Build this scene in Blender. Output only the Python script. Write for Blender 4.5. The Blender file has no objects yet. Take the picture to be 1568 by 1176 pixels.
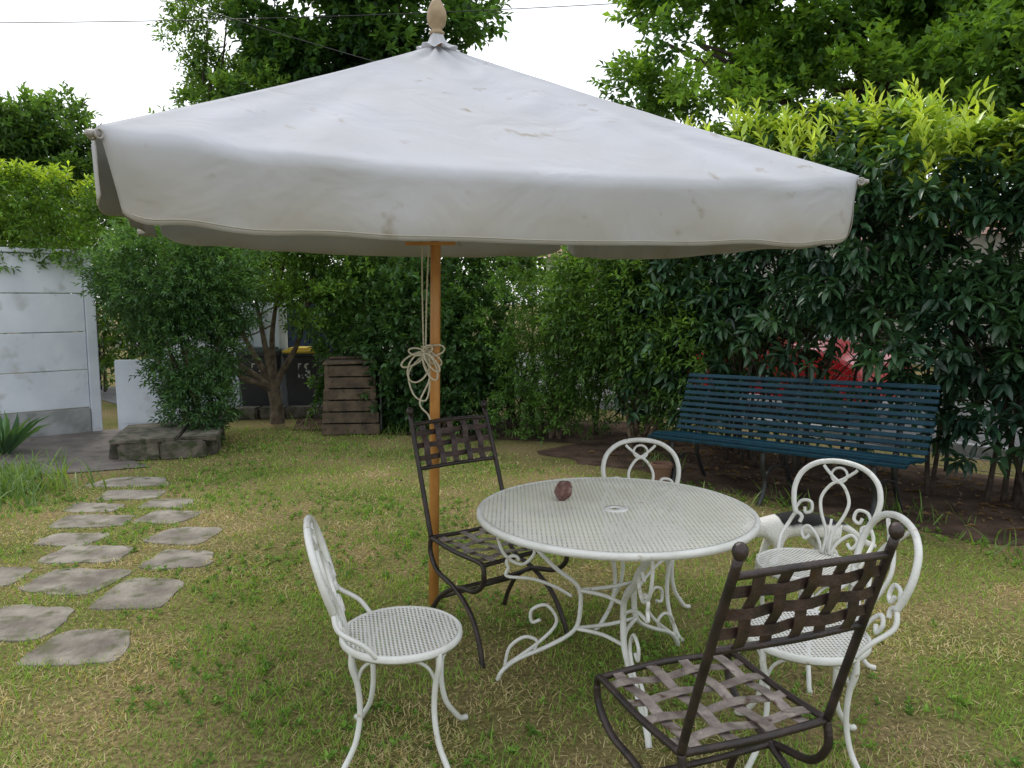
import bpy, math, random, bmesh
import numpy as np
from mathutils import Vector, Matrix
R=np.random.default_rng(7); random.seed(7)
sc=bpy.context.scene
sc.view_settings.view_transform='Standard'; sc.view_settings.look='None'; sc.view_settings.exposure=0
# ---------------------------------------------------------------- materials
def newmat(name):
    m=bpy.data.materials.new(name); m.use_nodes=True
    nt=m.node_tree; b=nt.nodes['Principled BSDF']; return m,nt,b
def noise_mat(name,c1,c2,scale=8,rough=.6,detail=6,bump=0,bscale=None,lo=.35,hi=.65,c3=None,s3=30,metal=0,spec=.5,t3=(.58,.7)):
    m,nt,b=newmat(name); N=nt.nodes; L=nt.links
    tc=N.new('ShaderNodeTexCoord'); n=N.new('ShaderNodeTexNoise'); n.inputs['Scale'].default_value=scale; n.inputs['Detail'].default_value=detail
    L.new(tc.outputs['Object'],n.inputs['Vector'])
    r=N.new('ShaderNodeValToRGB'); r.color_ramp.elements[0].position=lo; r.color_ramp.elements[1].position=hi
    r.color_ramp.elements[0].color=(*c1,1); r.color_ramp.elements[1].color=(*c2,1)
    L.new(n.outputs['Fac'],r.inputs['Fac']); out=r.outputs['Color']
    if c3:
        n3=N.new('ShaderNodeTexNoise'); n3.inputs['Scale'].default_value=s3; n3.inputs['Detail'].default_value=5
        L.new(tc.outputs['Object'],n3.inputs['Vector'])
        r3=N.new('ShaderNodeValToRGB'); r3.color_ramp.elements[0].position=t3[0]; r3.color_ramp.elements[1].position=t3[1]
        L.new(n3.outputs['Fac'],r3.inputs['Fac'])
        mx=N.new('ShaderNodeMixRGB'); L.new(r3.outputs['Color'],mx.inputs['Fac']); L.new(out,mx.inputs['Color1']); mx.inputs['Color2'].default_value=(*c3,1)
        out=mx.outputs['Color']
    L.new(out,b.inputs['Base Color']); b.inputs['Roughness'].default_value=rough; b.inputs['Metallic'].default_value=metal
    b.inputs['Specular IOR Level'].default_value=spec
    if bump:
        nb=N.new('ShaderNodeTexNoise'); nb.inputs['Scale'].default_value=bscale or scale*4; nb.inputs['Detail'].default_value=8
        L.new(tc.outputs['Object'],nb.inputs['Vector'])
        bp=N.new('ShaderNodeBump'); bp.inputs['Strength'].default_value=bump; bp.inputs['Distance'].default_value=.02
        L.new(nb.outputs['Fac'],bp.inputs['Height']); L.new(bp.outputs['Normal'],b.inputs['Normal'])
    return m
def leaf_mat(name,rough=.45,trans=.3,spec=.5):
    m,nt,b=newmat(name); N=nt.nodes; L=nt.links
    a=N.new('ShaderNodeAttribute'); a.attribute_name='Col'
    L.new(a.outputs['Color'],b.inputs['Base Color']); b.inputs['Roughness'].default_value=rough; b.inputs['Specular IOR Level'].default_value=spec
    if trans<=0: return m
    t=N.new('ShaderNodeBsdfTranslucent'); mu=N.new('ShaderNodeMixRGB'); mu.blend_type='MULTIPLY'; mu.inputs['Fac'].default_value=1
    L.new(a.outputs['Color'],mu.inputs['Color1']); mu.inputs['Color2'].default_value=(2.4,2.2,.8,1); L.new(mu.outputs['Color'],t.inputs['Color'])
    mx=N.new('ShaderNodeMixShader'); mx.inputs['Fac'].default_value=trans
    L.new(b.outputs['BSDF'],mx.inputs[1]); L.new(t.outputs['BSDF'],mx.inputs[2]); L.new(mx.outputs['Shader'],N['Material Output'].inputs['Surface'])
    return m
def holes_mat(name,pitch,thr,base,rust):
    m=noise_mat(name,base,tuple(x*.88 for x in base),scale=6,rough=.45,c3=rust,s3=14,t3=(.68,.76))
    nt=m.node_tree;N=nt.nodes;L=nt.links;b=N['Principled BSDF']
    tc=N.new('ShaderNodeTexCoord'); sp=N.new('ShaderNodeSeparateXYZ'); L.new(tc.outputs['Object'],sp.inputs[0])
    def M(op,a,bb=None):
        q=N.new('ShaderNodeMath'); q.operation=op
        for i,v in enumerate((a,bb)):
            if v is None: continue
            if isinstance(v,(int,float)): q.inputs[i].default_value=v
            else: L.new(v,q.inputs[i])
        return q.outputs[0]
    k=math.pi/pitch
    s1=M('SINE',M('MULTIPLY',sp.outputs[0],k)); s2=M('SINE',M('MULTIPLY',sp.outputs[1],k))
    p=M('ABSOLUTE',M('MULTIPLY',s1,s2)); g=M('GREATER_THAN',p,thr)
    tr=N.new('ShaderNodeBsdfTransparent'); mx=N.new('ShaderNodeMixShader'); L.new(g,mx.inputs['Fac'])
    L.new(b.outputs['BSDF'],mx.inputs[1]); L.new(tr.outputs[0],mx.inputs[2]); L.new(mx.outputs[0],N['Material Output'].inputs['Surface'])
    return m
M_white=noise_mat('white_painted_iron',(.72,.72,.70),(.60,.60,.56),scale=9,rough=.4,c3=(.40,.31,.22),s3=26,bump=.15,bscale=90,t3=(.64,.74))
M_tmesh=holes_mat('white_mesh_tabletop',.0165,.80,(.74,.72,.66),(.44,.31,.20))
M_smesh=holes_mat('white_mesh_seat',.0135,.62,(.74,.73,.71),(.5,.42,.3))
M_iron=noise_mat('dark_wrought_iron',(.018,.014,.013),(.045,.030,.027),scale=18,rough=.40,metal=.2,bump=.2,bscale=120)
M_strap=noise_mat('lit_rusty_iron_strap',(.20,.16,.15),(.40,.34,.31),scale=22,rough=.36,metal=.4,c3=(.10,.05,.035),s3=24,bump=.2,bscale=100)  # seat straps: bright reflections painted into the lighter base colour, rust patches on top
M_strapb=noise_mat('backlit_iron_strap',(.03,.021,.020),(.075,.048,.043),scale=22,rough=.38,metal=.3,c3=(.06,.03,.02),s3=30,bump=.2,bscale=100)  # same straps on the backrest, backlit shade painted in as a darker colour
M_rope=noise_mat('rope_fibre',(.5,.45,.33),(.62,.57,.45),scale=80,rough=.9)
M_pole=noise_mat('varnished_wood',(.52,.22,.055),(.62,.30,.09),scale=10,rough=.38,bump=.05)
M_fin=noise_mat('weathered_wood_finial',(.25,.18,.10),(.34,.25,.15),scale=20,rough=.6)
M_bench=noise_mat('blue_green_paint',(.002,.026,.045),(.004,.042,.066),scale=14,rough=.5,c3=(.010,.024,.028),s3=30,bump=.1,bscale=60,spec=.22)
M_black=noise_mat('black_iron',(.012,.013,.015),(.03,.03,.03),scale=20,rough=.5)
M_bark=noise_mat('bark',(.07,.05,.035),(.18,.14,.09),scale=14,rough=.9,bump=.8,bscale=40)
M_barkd=noise_mat('dark_bark',(.035,.026,.02),(.08,.06,.045),scale=14,rough=.9,bump=.6,bscale=40)
M_slab=noise_mat('flagstone',(.15,.13,.11),(.31,.28,.24),scale=5,rough=.95,bump=1.,bscale=22,c3=(.11,.11,.06),s3=8,t3=(.52,.66))
M_stone=noise_mat('stone_block',(.07,.062,.048),(.17,.15,.12),scale=7,rough=.95,bump=.9,bscale=25,c3=(.05,.06,.03),s3=9,t3=(.5,.62))
M_conc=noise_mat('white_concrete',(.54,.58,.65),(.63,.67,.73),scale=3,rough=.85,bump=.15,bscale=30,c3=(.46,.48,.50),s3=5)
M_cplinth=noise_mat('grey_concrete',(.24,.25,.25),(.38,.39,.40),scale=5,rough=.9,bump=.4,c3=(.15,.16,.14),s3=7)
M_compost=noise_mat('weathered_planks',(.05,.036,.024),(.12,.085,.055),scale=9,rough=.85,bump=.4,bscale=60,c3=(.03,.025,.018),s3=12)
# ---------------------------------------------------------------- mesh helpers
class MB:
    def __init__(s): s.v=[];s.f=[];s.n=0
    def add(s,v,f):
        s.v+= [tuple(map(float,p)) for p in v]; s.f+=[tuple(i+s.n for i in q) for q in f]; s.n=len(s.v)
    def tube(s,pts,r,n=8,res=6,closed=False,flat=None,spline=True):
        P=np.array(pts,float)
        if np.ndim(r)==0: rr=np.full(len(P),float(r))
        else: rr=np.array(r,float)
        if spline and len(P)>2:
            Q=[];W=[]; m=len(P)
            rng=range(m if closed else m-1)
            for i in rng:
                g=lambda k:(P[k%m] if closed else P[min(max(k,0),m-1)])
                p0,p1,p2,p3=g(i-1),g(i),g(i+1),g(i+2)
                for j in range(res):
                    t=j/res
                    Q.append(.5*((2*p1)+(-p0+p2)*t+(2*p0-5*p1+4*p2-p3)*t*t+(-p0+3*p1-3*p2+p3)*t**3))
                    W.append(rr[i]*(1-t)+rr[(i+1)%m]*t)
            if not closed: Q.append(P[-1]);W.append(rr[-1])
            P=np.array(Q);rr=np.array(W)
        m=len(P)
        T=np.roll(P,-1,0)-np.roll(P,1,0) if closed else np.gradient(P,axis=0)
        T/= (np.linalg.norm(T,axis=1)[:,None]+1e-9)
        u=np.cross(T[0],(0,0,1.)); 
        if np.linalg.norm(u)<.1: u=np.cross(T[0],(1.,0,0))
        vs=[]
        for i in range(m):
            u=u-T[i]*np.dot(u,T[i]); u/=np.linalg.norm(u)+1e-9; w=np.cross(T[i],u)
            for k in range(n):
                a=2*math.pi*k/n; vs.append(P[i]+rr[i]*(u*math.cos(a)+w*math.sin(a)))
        fs=[]
        for i in range(m if closed else m-1):
            j=(i+1)%m
            for k in range(n):
                k2=(k+1)%n; fs.append((i*n+k,i*n+k2,j*n+k2,j*n+k))
        if not closed:
            fs.append(tuple(range(n-1,-1,-1))); fs.append(tuple((m-1)*n+k for k in range(n)))
        s.add(vs,fs)
    def ribbon(s,pts,side,w,t,res=6,spline=True):
        P=np.array(pts,float)
        if spline and len(P)>2:
            Q=[];m=len(P)
            for i in range(m-1):
                g=lambda k:P[min(max(k,0),m-1)]
                p0,p1,p2,p3=g(i-1),g(i),g(i+1),g(i+2)
                for j in range(res):
                    q=j/res; Q.append(.5*((2*p1)+(-p0+p2)*q+(2*p0-5*p1+4*p2-p3)*q*q+(-p0+3*p1-3*p2+p3)*q**3))
            Q.append(P[-1]);P=np.array(Q)
        m=len(P); T=np.gradient(P,axis=0); T/=np.linalg.norm(T,axis=1)[:,None]+1e-9
        side=np.array(side,float);vs=[]
        for i in range(m):
            sd=side-T[i]*np.dot(side,T[i]); sd/=np.linalg.norm(sd)+1e-9; nn=np.cross(T[i],sd)
            for a,b in((-1,-1),(1,-1),(1,1),(-1,1)): vs.append(P[i]+sd*a*w/2+nn*b*t/2)
        fs=[]
        for i in range(m-1):
            for k in range(4): fs.append((i*4+k,i*4+(k+1)%4,i*4+4+(k+1)%4,i*4+4+k))
        fs+=[(3,2,1,0),tuple((m-1)*4+k for k in range(4))]
        s.add(vs,fs)
    def box(s,c,d,ax=None,bev=.0,jit=0):
        c=np.array(c,float); ax=np.eye(3) if ax is None else np.array(ax,float)
        h=np.array(d,float)/2
        if bev<=0:
            vs=[c+ax[0]*x*h[0]+ax[1]*y*h[1]+ax[2]*z*h[2] for x in(-1,1) for y in(-1,1) for z in(-1,1)]
            s.add(vs,[(0,1,3,2),(4,6,7,5),(0,4,5,1),(2,3,7,6),(0,2,6,4),(1,5,7,3)])
        else:
            bm=bmesh.new(); bmesh.ops.create_cube(bm,size=2)
            for v in bm.verts: v.co=Vector((v.co.x*h[0]+R.normal(0,1)*jit,v.co.y*h[1]+R.normal(0,1)*jit,v.co.z*h[2]+R.normal(0,1)*jit*.6))
            bmesh.ops.bevel(bm,geom=bm.edges[:],offset=bev,segments=2,affect='EDGES')
            bm.verts.index_update()
            s.add([c+ax[0]*v.co.x+ax[1]*v.co.y+ax[2]*v.co.z for v in bm.verts],[[v.index for v in f.verts] for f in bm.faces]); bm.free()
    def sphere(s,c,r,n=12,m=8):
        r=np.array([r,r,r],float) if np.ndim(r)==0 else np.array(r,float)
        vs=[];fs=[]
        for i in range(m+1):
            a=math.pi*i/m
            for k in range(n):
                b=2*math.pi*k/n; vs.append(np.array(c)+r*np.array((math.sin(a)*math.cos(b),math.sin(a)*math.sin(b),math.cos(a))))
        for i in range(m):
            for k in range(n): fs.append((i*n+k,(i+1)*n+k,(i+1)*n+(k+1)%n,i*n+(k+1)%n))
        s.add(vs,fs)
    def mesh(s,name,mat,smooth=True):
        me=bpy.data.meshes.new(name); me.from_pydata(s.v,[],s.f); me.materials.append(mat)
        if smooth: me.polygons.foreach_set('use_smooth',[True]*len(me.polygons))
        me.update(); return me
def obj(name,me,parent=None,loc=None,rotz=None):
    o=bpy.data.objects.new(name,me); sc.collection.objects.link(o)
    if parent: o.parent=parent
    if loc is not None: o.location=loc
    if rotz is not None: o.rotation_euler=(0,0,rotz)
    return o
def autosm(o):
    md=o.modifiers.new('es','EDGE_SPLIT'); md.split_angle=math.radians(35); return o
def empty(name,loc=(0,0,0),rotz=0):
    o=bpy.data.objects.new(name,None); sc.collection.objects.link(o); o.location=loc; o.rotation_euler=(0,0,rotz); o.empty_display_size=.1; return o
def vnoise(x,y,seed=0):
    x=np.asarray(x,float);y=np.asarray(y,float)
    xi=np.floor(x).astype(np.int64);yi=np.floor(y).astype(np.int64);fx=x-xi;fy=y-yi
    fx=fx*fx*(3-2*fx);fy=fy*fy*(3-2*fy)
    def h(a,b):
        n=(a*374761393+b*668265263+seed*1442695)&0x7fffffff; n=((n^(n>>13))*1274126177)&0x7fffffff
        return ((n^(n>>16))&0xffff)/65535.
    return (h(xi,yi)*(1-fx)+h(xi+1,yi)*fx)*(1-fy)+(h(xi,yi+1)*(1-fx)+h(xi+1,yi+1)*fx)*fy
# ---------------------------------------------------------------- leaves
TS=(np.array([(0,0,0),(.45,-.5,.12),(1,0,-.1),(.45,.5,.12)]),[(0,1,2),(0,2,3)])
TB=(np.array([(0,0,0),(.35,0,.0),(.7,0,-.03),(1,0,-.13),(.3,-.48,.10),(.7,-.38,.04),(.3,.48,.10),(.7,.38,.04)]),
    [(0,4,1),(1,4,5,2),(2,5,3),(0,1,6),(1,2,7,6),(2,3,7)])
def norm(a): return a/(np.linalg.norm(a,axis=-1,keepdims=True)+1e-9)
def build_leaves(name,P,D,Ln,Wd,C,mat,tpl=TS,smooth=False,parent=None):
    n=len(P); t,fc=tpl; k=len(t)
    up=norm(np.stack([R.normal(0,.35,n),R.normal(0,.35,n),np.ones(n)],1))
    S=np.cross(D,up); bad=np.linalg.norm(S,axis=1)<.15; S[bad]=np.cross(D[bad],(1.,.2,0)); S=norm(S)
    Nn=np.cross(S,D)
    V=P[:,None,:]+t[None,:,0,None]*(D*Ln[:,None])[:,None,:]+t[None,:,1,None]*(S*Wd[:,None])[:,None,:]+t[None,:,2,None]*(Nn*Ln[:,None])[:,None,:]
    V=V.reshape(-1,3)
    loops=np.concatenate([np.array(f) for f in fc]); lt=np.array([len(f) for f in fc])
    LI=(loops[None,:]+(np.arange(n)*k)[:,None]).ravel()
    st=np.concatenate([[0],np.cumsum(lt)[:-1]]); LS=(st[None,:]+(np.arange(n)*len(loops))[:,None]).ravel()
    me=bpy.data.meshes.new(name); me.vertices.add(len(V)); me.vertices.foreach_set('co',V.astype(np.float32).ravel())
    me.loops.add(len(LI)); me.loops.foreach_set('vertex_index',LI.astype(np.int32))
    me.polygons.add(len(LS)); me.polygons.foreach_set('loop_start',LS.astype(np.int32))
    me.update(calc_edges=True)
    ca=me.color_attributes.new('Col','FLOAT_COLOR','POINT')
    CC=np.concatenate([np.clip(C,0.001,1),np.ones((n,1))],1); CC=np.repeat(CC,k,0)
    ca.data.foreach_set('color',CC.astype(np.float32).ravel())
    me.materials.append(mat)
    if smooth: me.polygons.foreach_set('use_smooth',np.ones(len(LS),bool))
    me.validate()
    return obj(name,me,parent)
def twigs(T,A,k,tl,ll,lw,spread,col,cvar=.25,droop=0.):
    m=len(T); A=norm(A); h=np.tile(np.array([[.3,.2,.9]]),(m,1)); U=norm(np.cross(A,h)); W=np.cross(A,U)
    ph0=R.uniform(0,6.28,m); P=[];D=[];C=[];Ln=[];Wd=[]
    tw=R.uniform(.7,1.25,m)
    for i in range(k):
        f=(i+.3)/k; ph=ph0+i*2.4+R.normal(0,.3,m); al=spread*(1.15-.6*f)+R.normal(0,.15,m)
        d=A*np.cos(al)[:,None]+(U*np.cos(ph)[:,None]+W*np.sin(ph)[:,None])*np.sin(al)[:,None]
        d[:,2]-=droop; d=norm(d)
        P.append(T+A*(tl*f*tw)[:,None]); D.append(d); s=R.uniform(.7,1.15,m)
        Ln.append(ll*s); Wd.append(lw*s)
        c=col*(1+R.normal(0,cvar,m)).clip(.35,1.8)[:,None]
        C.append(c)
    return [np.concatenate(x) for x in (P,D,Ln,Wd,C)]
def sph(n): return norm(R.normal(0,1,(n,3)))
def pal(n,c1,c2,t=None):
    t=R.uniform(0,1,n) if t is None else np.clip(t,0,1)
    return np.array(c1)[None]*(1-t[:,None])+np.array(c2)[None]*t[:,None]
def crown(name,blobs,nclump,crad,ntw,k,tl,ll,lw,c1,c2,mat,parent=None,flat=.75,tpl=TS,fill=.55,zmin=None):
    vol=np.array([b[1][0]*b[1][1]*b[1][2] for b in blobs])**.67; cnt=np.maximum(1,(nclump*vol/vol.sum()).astype(int))
    T=[];A=[];C=[]
    for (c,r),m in zip(blobs,cnt):
        d=sph(m); rad=R.uniform(fill,1,m)**.7
        cc=np.array(c)+d*rad[:,None]*np.array(r)
        for j in range(m):
            cr=crad*R.uniform(.6,1.35); q=sph(ntw); q[:,2]=np.where(R.random(ntw)<.6,abs(q[:,2]),q[:,2])
            rr=R.uniform(.35,1.05,ntw)
            T.append(cc[j]+q*rr[:,None]*np.array([cr,cr,cr*flat])); A.append(norm(q+d[j]*.4+R.normal(0,.4,(ntw,3))+(0,0,.15)))
            tone=R.uniform(0,.6)
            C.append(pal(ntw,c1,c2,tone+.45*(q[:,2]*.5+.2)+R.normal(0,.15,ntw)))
    T=np.concatenate(T);A=np.concatenate(A);C=np.concatenate(C)
    if zmin is not None: ok=T[:,2]>zmin; T,A,C=T[ok],A[ok],C[ok]
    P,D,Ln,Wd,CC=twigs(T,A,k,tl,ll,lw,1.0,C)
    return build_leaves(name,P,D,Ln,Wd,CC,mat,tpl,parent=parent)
def limb_tree(name,base,top,r0,crown_pts,mat,parent,nb=9):
    b=MB(); base=np.array(base,float);top=np.array(top,float)
    mid=(base+top)/2+R.normal(0,.08,3)*np.linalg.norm(top-base)*.3
    b.tube([base-(0,0,.1),base+(top-base)*.1,mid,top],[r0*1.4,r0,r0*.8,r0*.5],n=9)
    for i in range(nb):
        s=base+(top-base)*R.uniform(.5,1.); e=np.array(crown_pts[i%len(crown_pts)])+R.normal(0,.25,3)
        m=(s+e)/2+R.normal(0,.15,3)+np.array((0,0,.15))
        b.tube([s,m,e],[r0*.38,r0*.24,r0*.07],n=6,res=5)
    return obj(name,b.mesh(name,mat),parent)
# ---------------------------------------------------------------- ground
HD=np.array([.69,-.724]); HN=np.array([.724,.69])
H0=np.array([3.62,5.98])
def hedge_side(x,y): return (x-H0[0])*HN[0]+(y-H0[1])*HN[1]
def make_ground():
    m,nt,b=newmat('lawn_soil'); N=nt.nodes;L=nt.links
    g=N.new('ShaderNodeNewGeometry')
    def nz(s,d=6):
        n=N.new('ShaderNodeTexNoise');n.inputs['Scale'].default_value=s;n.inputs['Detail'].default_value=d;L.new(g.outputs['Position'],n.inputs['Vector']);return n.outputs['Fac']
    def ramp(f,a,c1,bb,c2):
        r=N.new('ShaderNodeValToRGB');r.color_ramp.elements[0].position=a;r.color_ramp.elements[1].position=bb
        r.color_ramp.elements[0].color=(*c1,1);r.color_ramp.elements[1].color=(*c2,1);L.new(f,r.inputs['Fac']);return r.outputs['Color']
    a=ramp(nz(1.2),.35,(.14,.16,.05),.66,(.28,.225,.125)); c=ramp(nz(45,8),.3,(.42,.39,.35),.7,(1.25,1.2,1.1))
    mu=N.new('ShaderNodeMixRGB');mu.blend_type='MULTIPLY';mu.inputs['Fac'].default_value=1;L.new(a,mu.inputs['Color1']);L.new(c,mu.inputs['Color2'])
    L.new(mu.outputs['Color'],b.inputs['Base Color']);b.inputs['Roughness'].default_value=1;b.inputs['Specular IOR Level'].default_value=.1
    bp=N.new('ShaderNodeBump');bp.inputs['Strength'].default_value=.8;bp.inputs['Distance'].default_value=.02;L.new(nz(60,8),bp.inputs['Height']);L.new(bp.outputs['Normal'],b.inputs['Normal'])
    me=bpy.data.meshes.new('ground');me.from_pydata([(-150,-60,0),(150,-60,0),(150,240,0),(-150,240,0)],[],[(0,1,2,3)]);me.materials.append(m);obj('ground',me)
make_ground()
def sheet(name,pts,z,mat):
    me=bpy.data.meshes.new(name);me.from_pydata([(x,y,z) for x,y in pts],[],[tuple(range(len(pts)))]);me.materials.append(mat);return obj(name,me)
M_soil=noise_mat('bare_soil',(.05,.033,.024),(.125,.085,.062),scale=5,rough=1,bump=.9,bscale=25,spec=.1,c3=(.03,.022,.015),s3=20)
M_asph=noise_mat('asphalt',(.13,.13,.135),(.18,.18,.18),scale=6,rough=.9,bump=.2,bscale=80)
M_path=noise_mat('path_concrete',(.11,.095,.09),(.19,.165,.15),scale=4,rough=.9,bump=.4,bscale=30,c3=(.08,.085,.06),s3=6)
fr=[]
for i in range(61):
    s=-3.6+i*.14; p=H0+HD*s-HN*(.95+.35*vnoise(i*.35,3.)+.12*vnoise(i*1.3,9.)); fr.append(tuple(p))
bed=fr+[tuple(H0+HD*4.8+HN*.9),tuple(H0-HD*3.6+HN*.9)]
sheet('soil_bed',bed,.004,M_soil)
bed2=[(-2.6,9.0),(-1.5,8.75),(-.6,8.55),(.3,8.3),(1.2,8.0),(1.5,9.6),(-1,10.4),(-2.9,10.4)]
sheet('soil_bed',bed2,.006,M_soil)
rd=[tuple(H0+HD*-30+HN*1.6),tuple(H0+HD*30+HN*1.6),tuple(H0+HD*30+HN*9),tuple(H0+HD*-30+HN*9)]
sheet('road',rd,.004,M_asph)
kb=MB(); kc=H0+HN*1.75; kb.box((kc[0],kc[1],.06),(60,.15,.12),ax=[(HD[0],HD[1],0),(-HD[1],HD[0],0),(0,0,1)],bev=.01); obj('road_kerb',kb.mesh('road_kerb',M_cplinth,False))
sheet('garden_path',[(-7.5,6.4),(-5.2,6.55),(-3.9,6.75),(-3.35,7.0),(-3.9,7.5),(-4.3,8.3),(-4.55,9.2),(-8.2,6.6)],.008,M_path)
sheet('driveway',[(-4.6,9.95),(-2.2,10.2),(-1.4,13.5),(-8,13.5)],.010,M_asph)
stones=[(-3.23,6.42,.62,.36),(-3.02,5.98,.50,.32),(-2.93,5.25,.54,.34),(-2.46,5.36,.40,.34),(-2.58,4.55,.50,.34),(-2.16,4.92,.42,.38),
 (-2.42,4.10,.50,.40),(-1.96,3.92,.40,.46),(-1.98,4.46,.40,.34),(-2.92,4.16,.40,.34),(-2.38,3.54,.46,.44),(-1.93,3.30,.42,.38),(-2.62,5.72,.38,.28),(-2.86,4.84,.42,.28),(-2.86,3.72,.40,.34),(-3.12,5.60,.42,.26)]
sb=MB()
for (x,y,w,d) in stones:
    n=34; ang=R.normal(0,.12); sd=R.uniform(0,99); top=[];bot=[]; sk=R.normal(0,.12,2)
    for i in range(n):
        a=2*math.pi*i/n; ca,sa=math.cos(a),math.sin(a); rr=1/(abs(ca)**6+abs(sa)**6)**(1/6)*(.90+.13*vnoise(i*.5+sd,sd))*(1+.014*R.normal())
        px=ca*rr*w/2; py=sa*rr*d/2; px,py=px*(1+sk[0]*sa)+sk[1]*py*.6,py*(1+sk[1]*ca)
        X=x+px*math.cos(ang)-py*math.sin(ang);Y=y+px*math.sin(ang)+py*math.cos(ang)
        top.append((x+(X-x)*.97,y+(Y-y)*.97,.006+R.uniform(-.002,.002)));bot.append((X,Y,-.01))
    sb.add(top+bot+[(x,y,.009)],[(i,(i+1)%n,2*n) for i in range(n)]+[(n+i,n+(i+1)%n,(i+1)%n,i) for i in range(n)])
obj('stepping_stones',sb.mesh('stepping_stones',M_slab,False))
# ---------------------------------------------------------------- grass
def instone(x,y,k=.85):
    o=np.zeros(len(x),bool)
    for (sx,sy,w,d) in stones: o|=((abs(x-sx)/(w*.5))**4+(abs(y-sy)/(d*.5))**4)<k
    return o
def grass_pts(x0,x1,y0,y1,dens):
    n=int((x1-x0)*(y1-y0)*dens); return R.uniform(x0,x1,n),R.uniform(y0,y1,n)
gx=[];gy=[];gs=[]
for (a,b,c,d,de,s) in ((-2.6,2.8,.9,2.6,9500,1.),(-4,4,2.6,4.2,6000,1.1),(-5.5,4.5,4.2,6.2,3200,1.35),(-6,3.,6.2,9.2,1700,1.7)):
    x,y=grass_pts(a,b,c,d,de);gx.append(x);gy.append(y);gs.append(np.full(len(x),s))
x=np.concatenate(gx);y=np.concatenate(gy);s=np.concatenate(gs)
dn=vnoise(x*2.2,y*2.2,1)*.6+vnoise(x*7,y*7,2)*.4
hs=hedge_side(x,y); backl=(y-(8.45-.16*x)); left=(x< -3.6)&(y>6.5)
nearstone=np.min([np.hypot(x-a,y-b) for a,b,_,_ in stones],0)
under=np.exp(-((x-.45)**2+(y-2.9)**2)/.55)
keep=(R.random(len(x))<(.02+1.40*dn-.35*under))&(hs<-1.05-.5*vnoise(x*3,y*3,5))&(backl<.1+.5*vnoise(x*2,y*2,8))&(~left)
ins=instone(x,y,.5); keep&=~(ins&(R.random(len(x))<.985))
keep&=~((hs>-2.4)&(R.random(len(x))<.1+.38*(hs+2.4)))
x,y,s,dn,nearstone=x[keep],y[keep],s[keep],dn[keep],nearstone[keep]; n=len(x)
dry=np.clip((vnoise(x*1.1+5,y*1.1,11)*.45+vnoise(x*3.3,y*3.3,12)*.55-.45)*4.5,0,1)
dry=np.clip(dry+np.clip(.45-nearstone,0,.4)*1.3-.3*np.clip((y-5.0)/2,0,1),0,1)
isd=R.random(n)<(.10+.70*dry)
C=np.where(isd[:,None],pal(n,(.36,.30,.15),(.60,.52,.31)),pal(n,(.11,.23,.035),(.29,.43,.08)))
D=norm(np.stack([R.normal(0,.6,n),R.normal(0,.6,n),np.where(isd,.40,.85)],1))
tuft=vnoise(x*5,y*5,21)*.6+vnoise(x*13,y*13,22)*.4
Ln=R.uniform(.018,.046,n)*(.5+1.4*tuft**2)*np.where(isd,.9,1.)
big=R.random(n)<.02; Ln[big]*=2.
P=np.stack([x,y,np.zeros(n)],1)
M_grass=leaf_mat('grass_blades',.6,.25,.2)
TG=(np.array([(0,-.5,0),(0,.5,0),(.6,.35,.0),(.6,-.35,.0),(1,0,-.12)]),[(0,1,2,3),(3,2,4)])
build_leaves('lawn_grass',P,D,Ln,.0034*s*R.uniform(.7,1.3,n),C,M_grass,TG)
n=9000; x=R.uniform(-5,4,n); y=R.uniform(1.5,8.5,n); k=(vnoise(x*1.6,y*1.6,31)*.6+vnoise(x*5,y*5,32)*.4>.53)&(hedge_side(x,y)<-1.2)&~((x<-3.6)&(y>6.5))&~instone(x,y)
k&=(y<8.3-.16*x); T=np.stack([x,y,np.zeros(n)],1)[k]; A=norm(R.normal(0,.3,(len(T),3))+(0,0,1))
P,D,Ln,Wd,CC=twigs(T,A,6,.015,.028,.013,1.15,pal(len(T),(.08,.18,.03),(.18,.32,.06)))
build_leaves('lawn_weeds',P,D,Ln,Wd,CC,M_grass)
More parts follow.
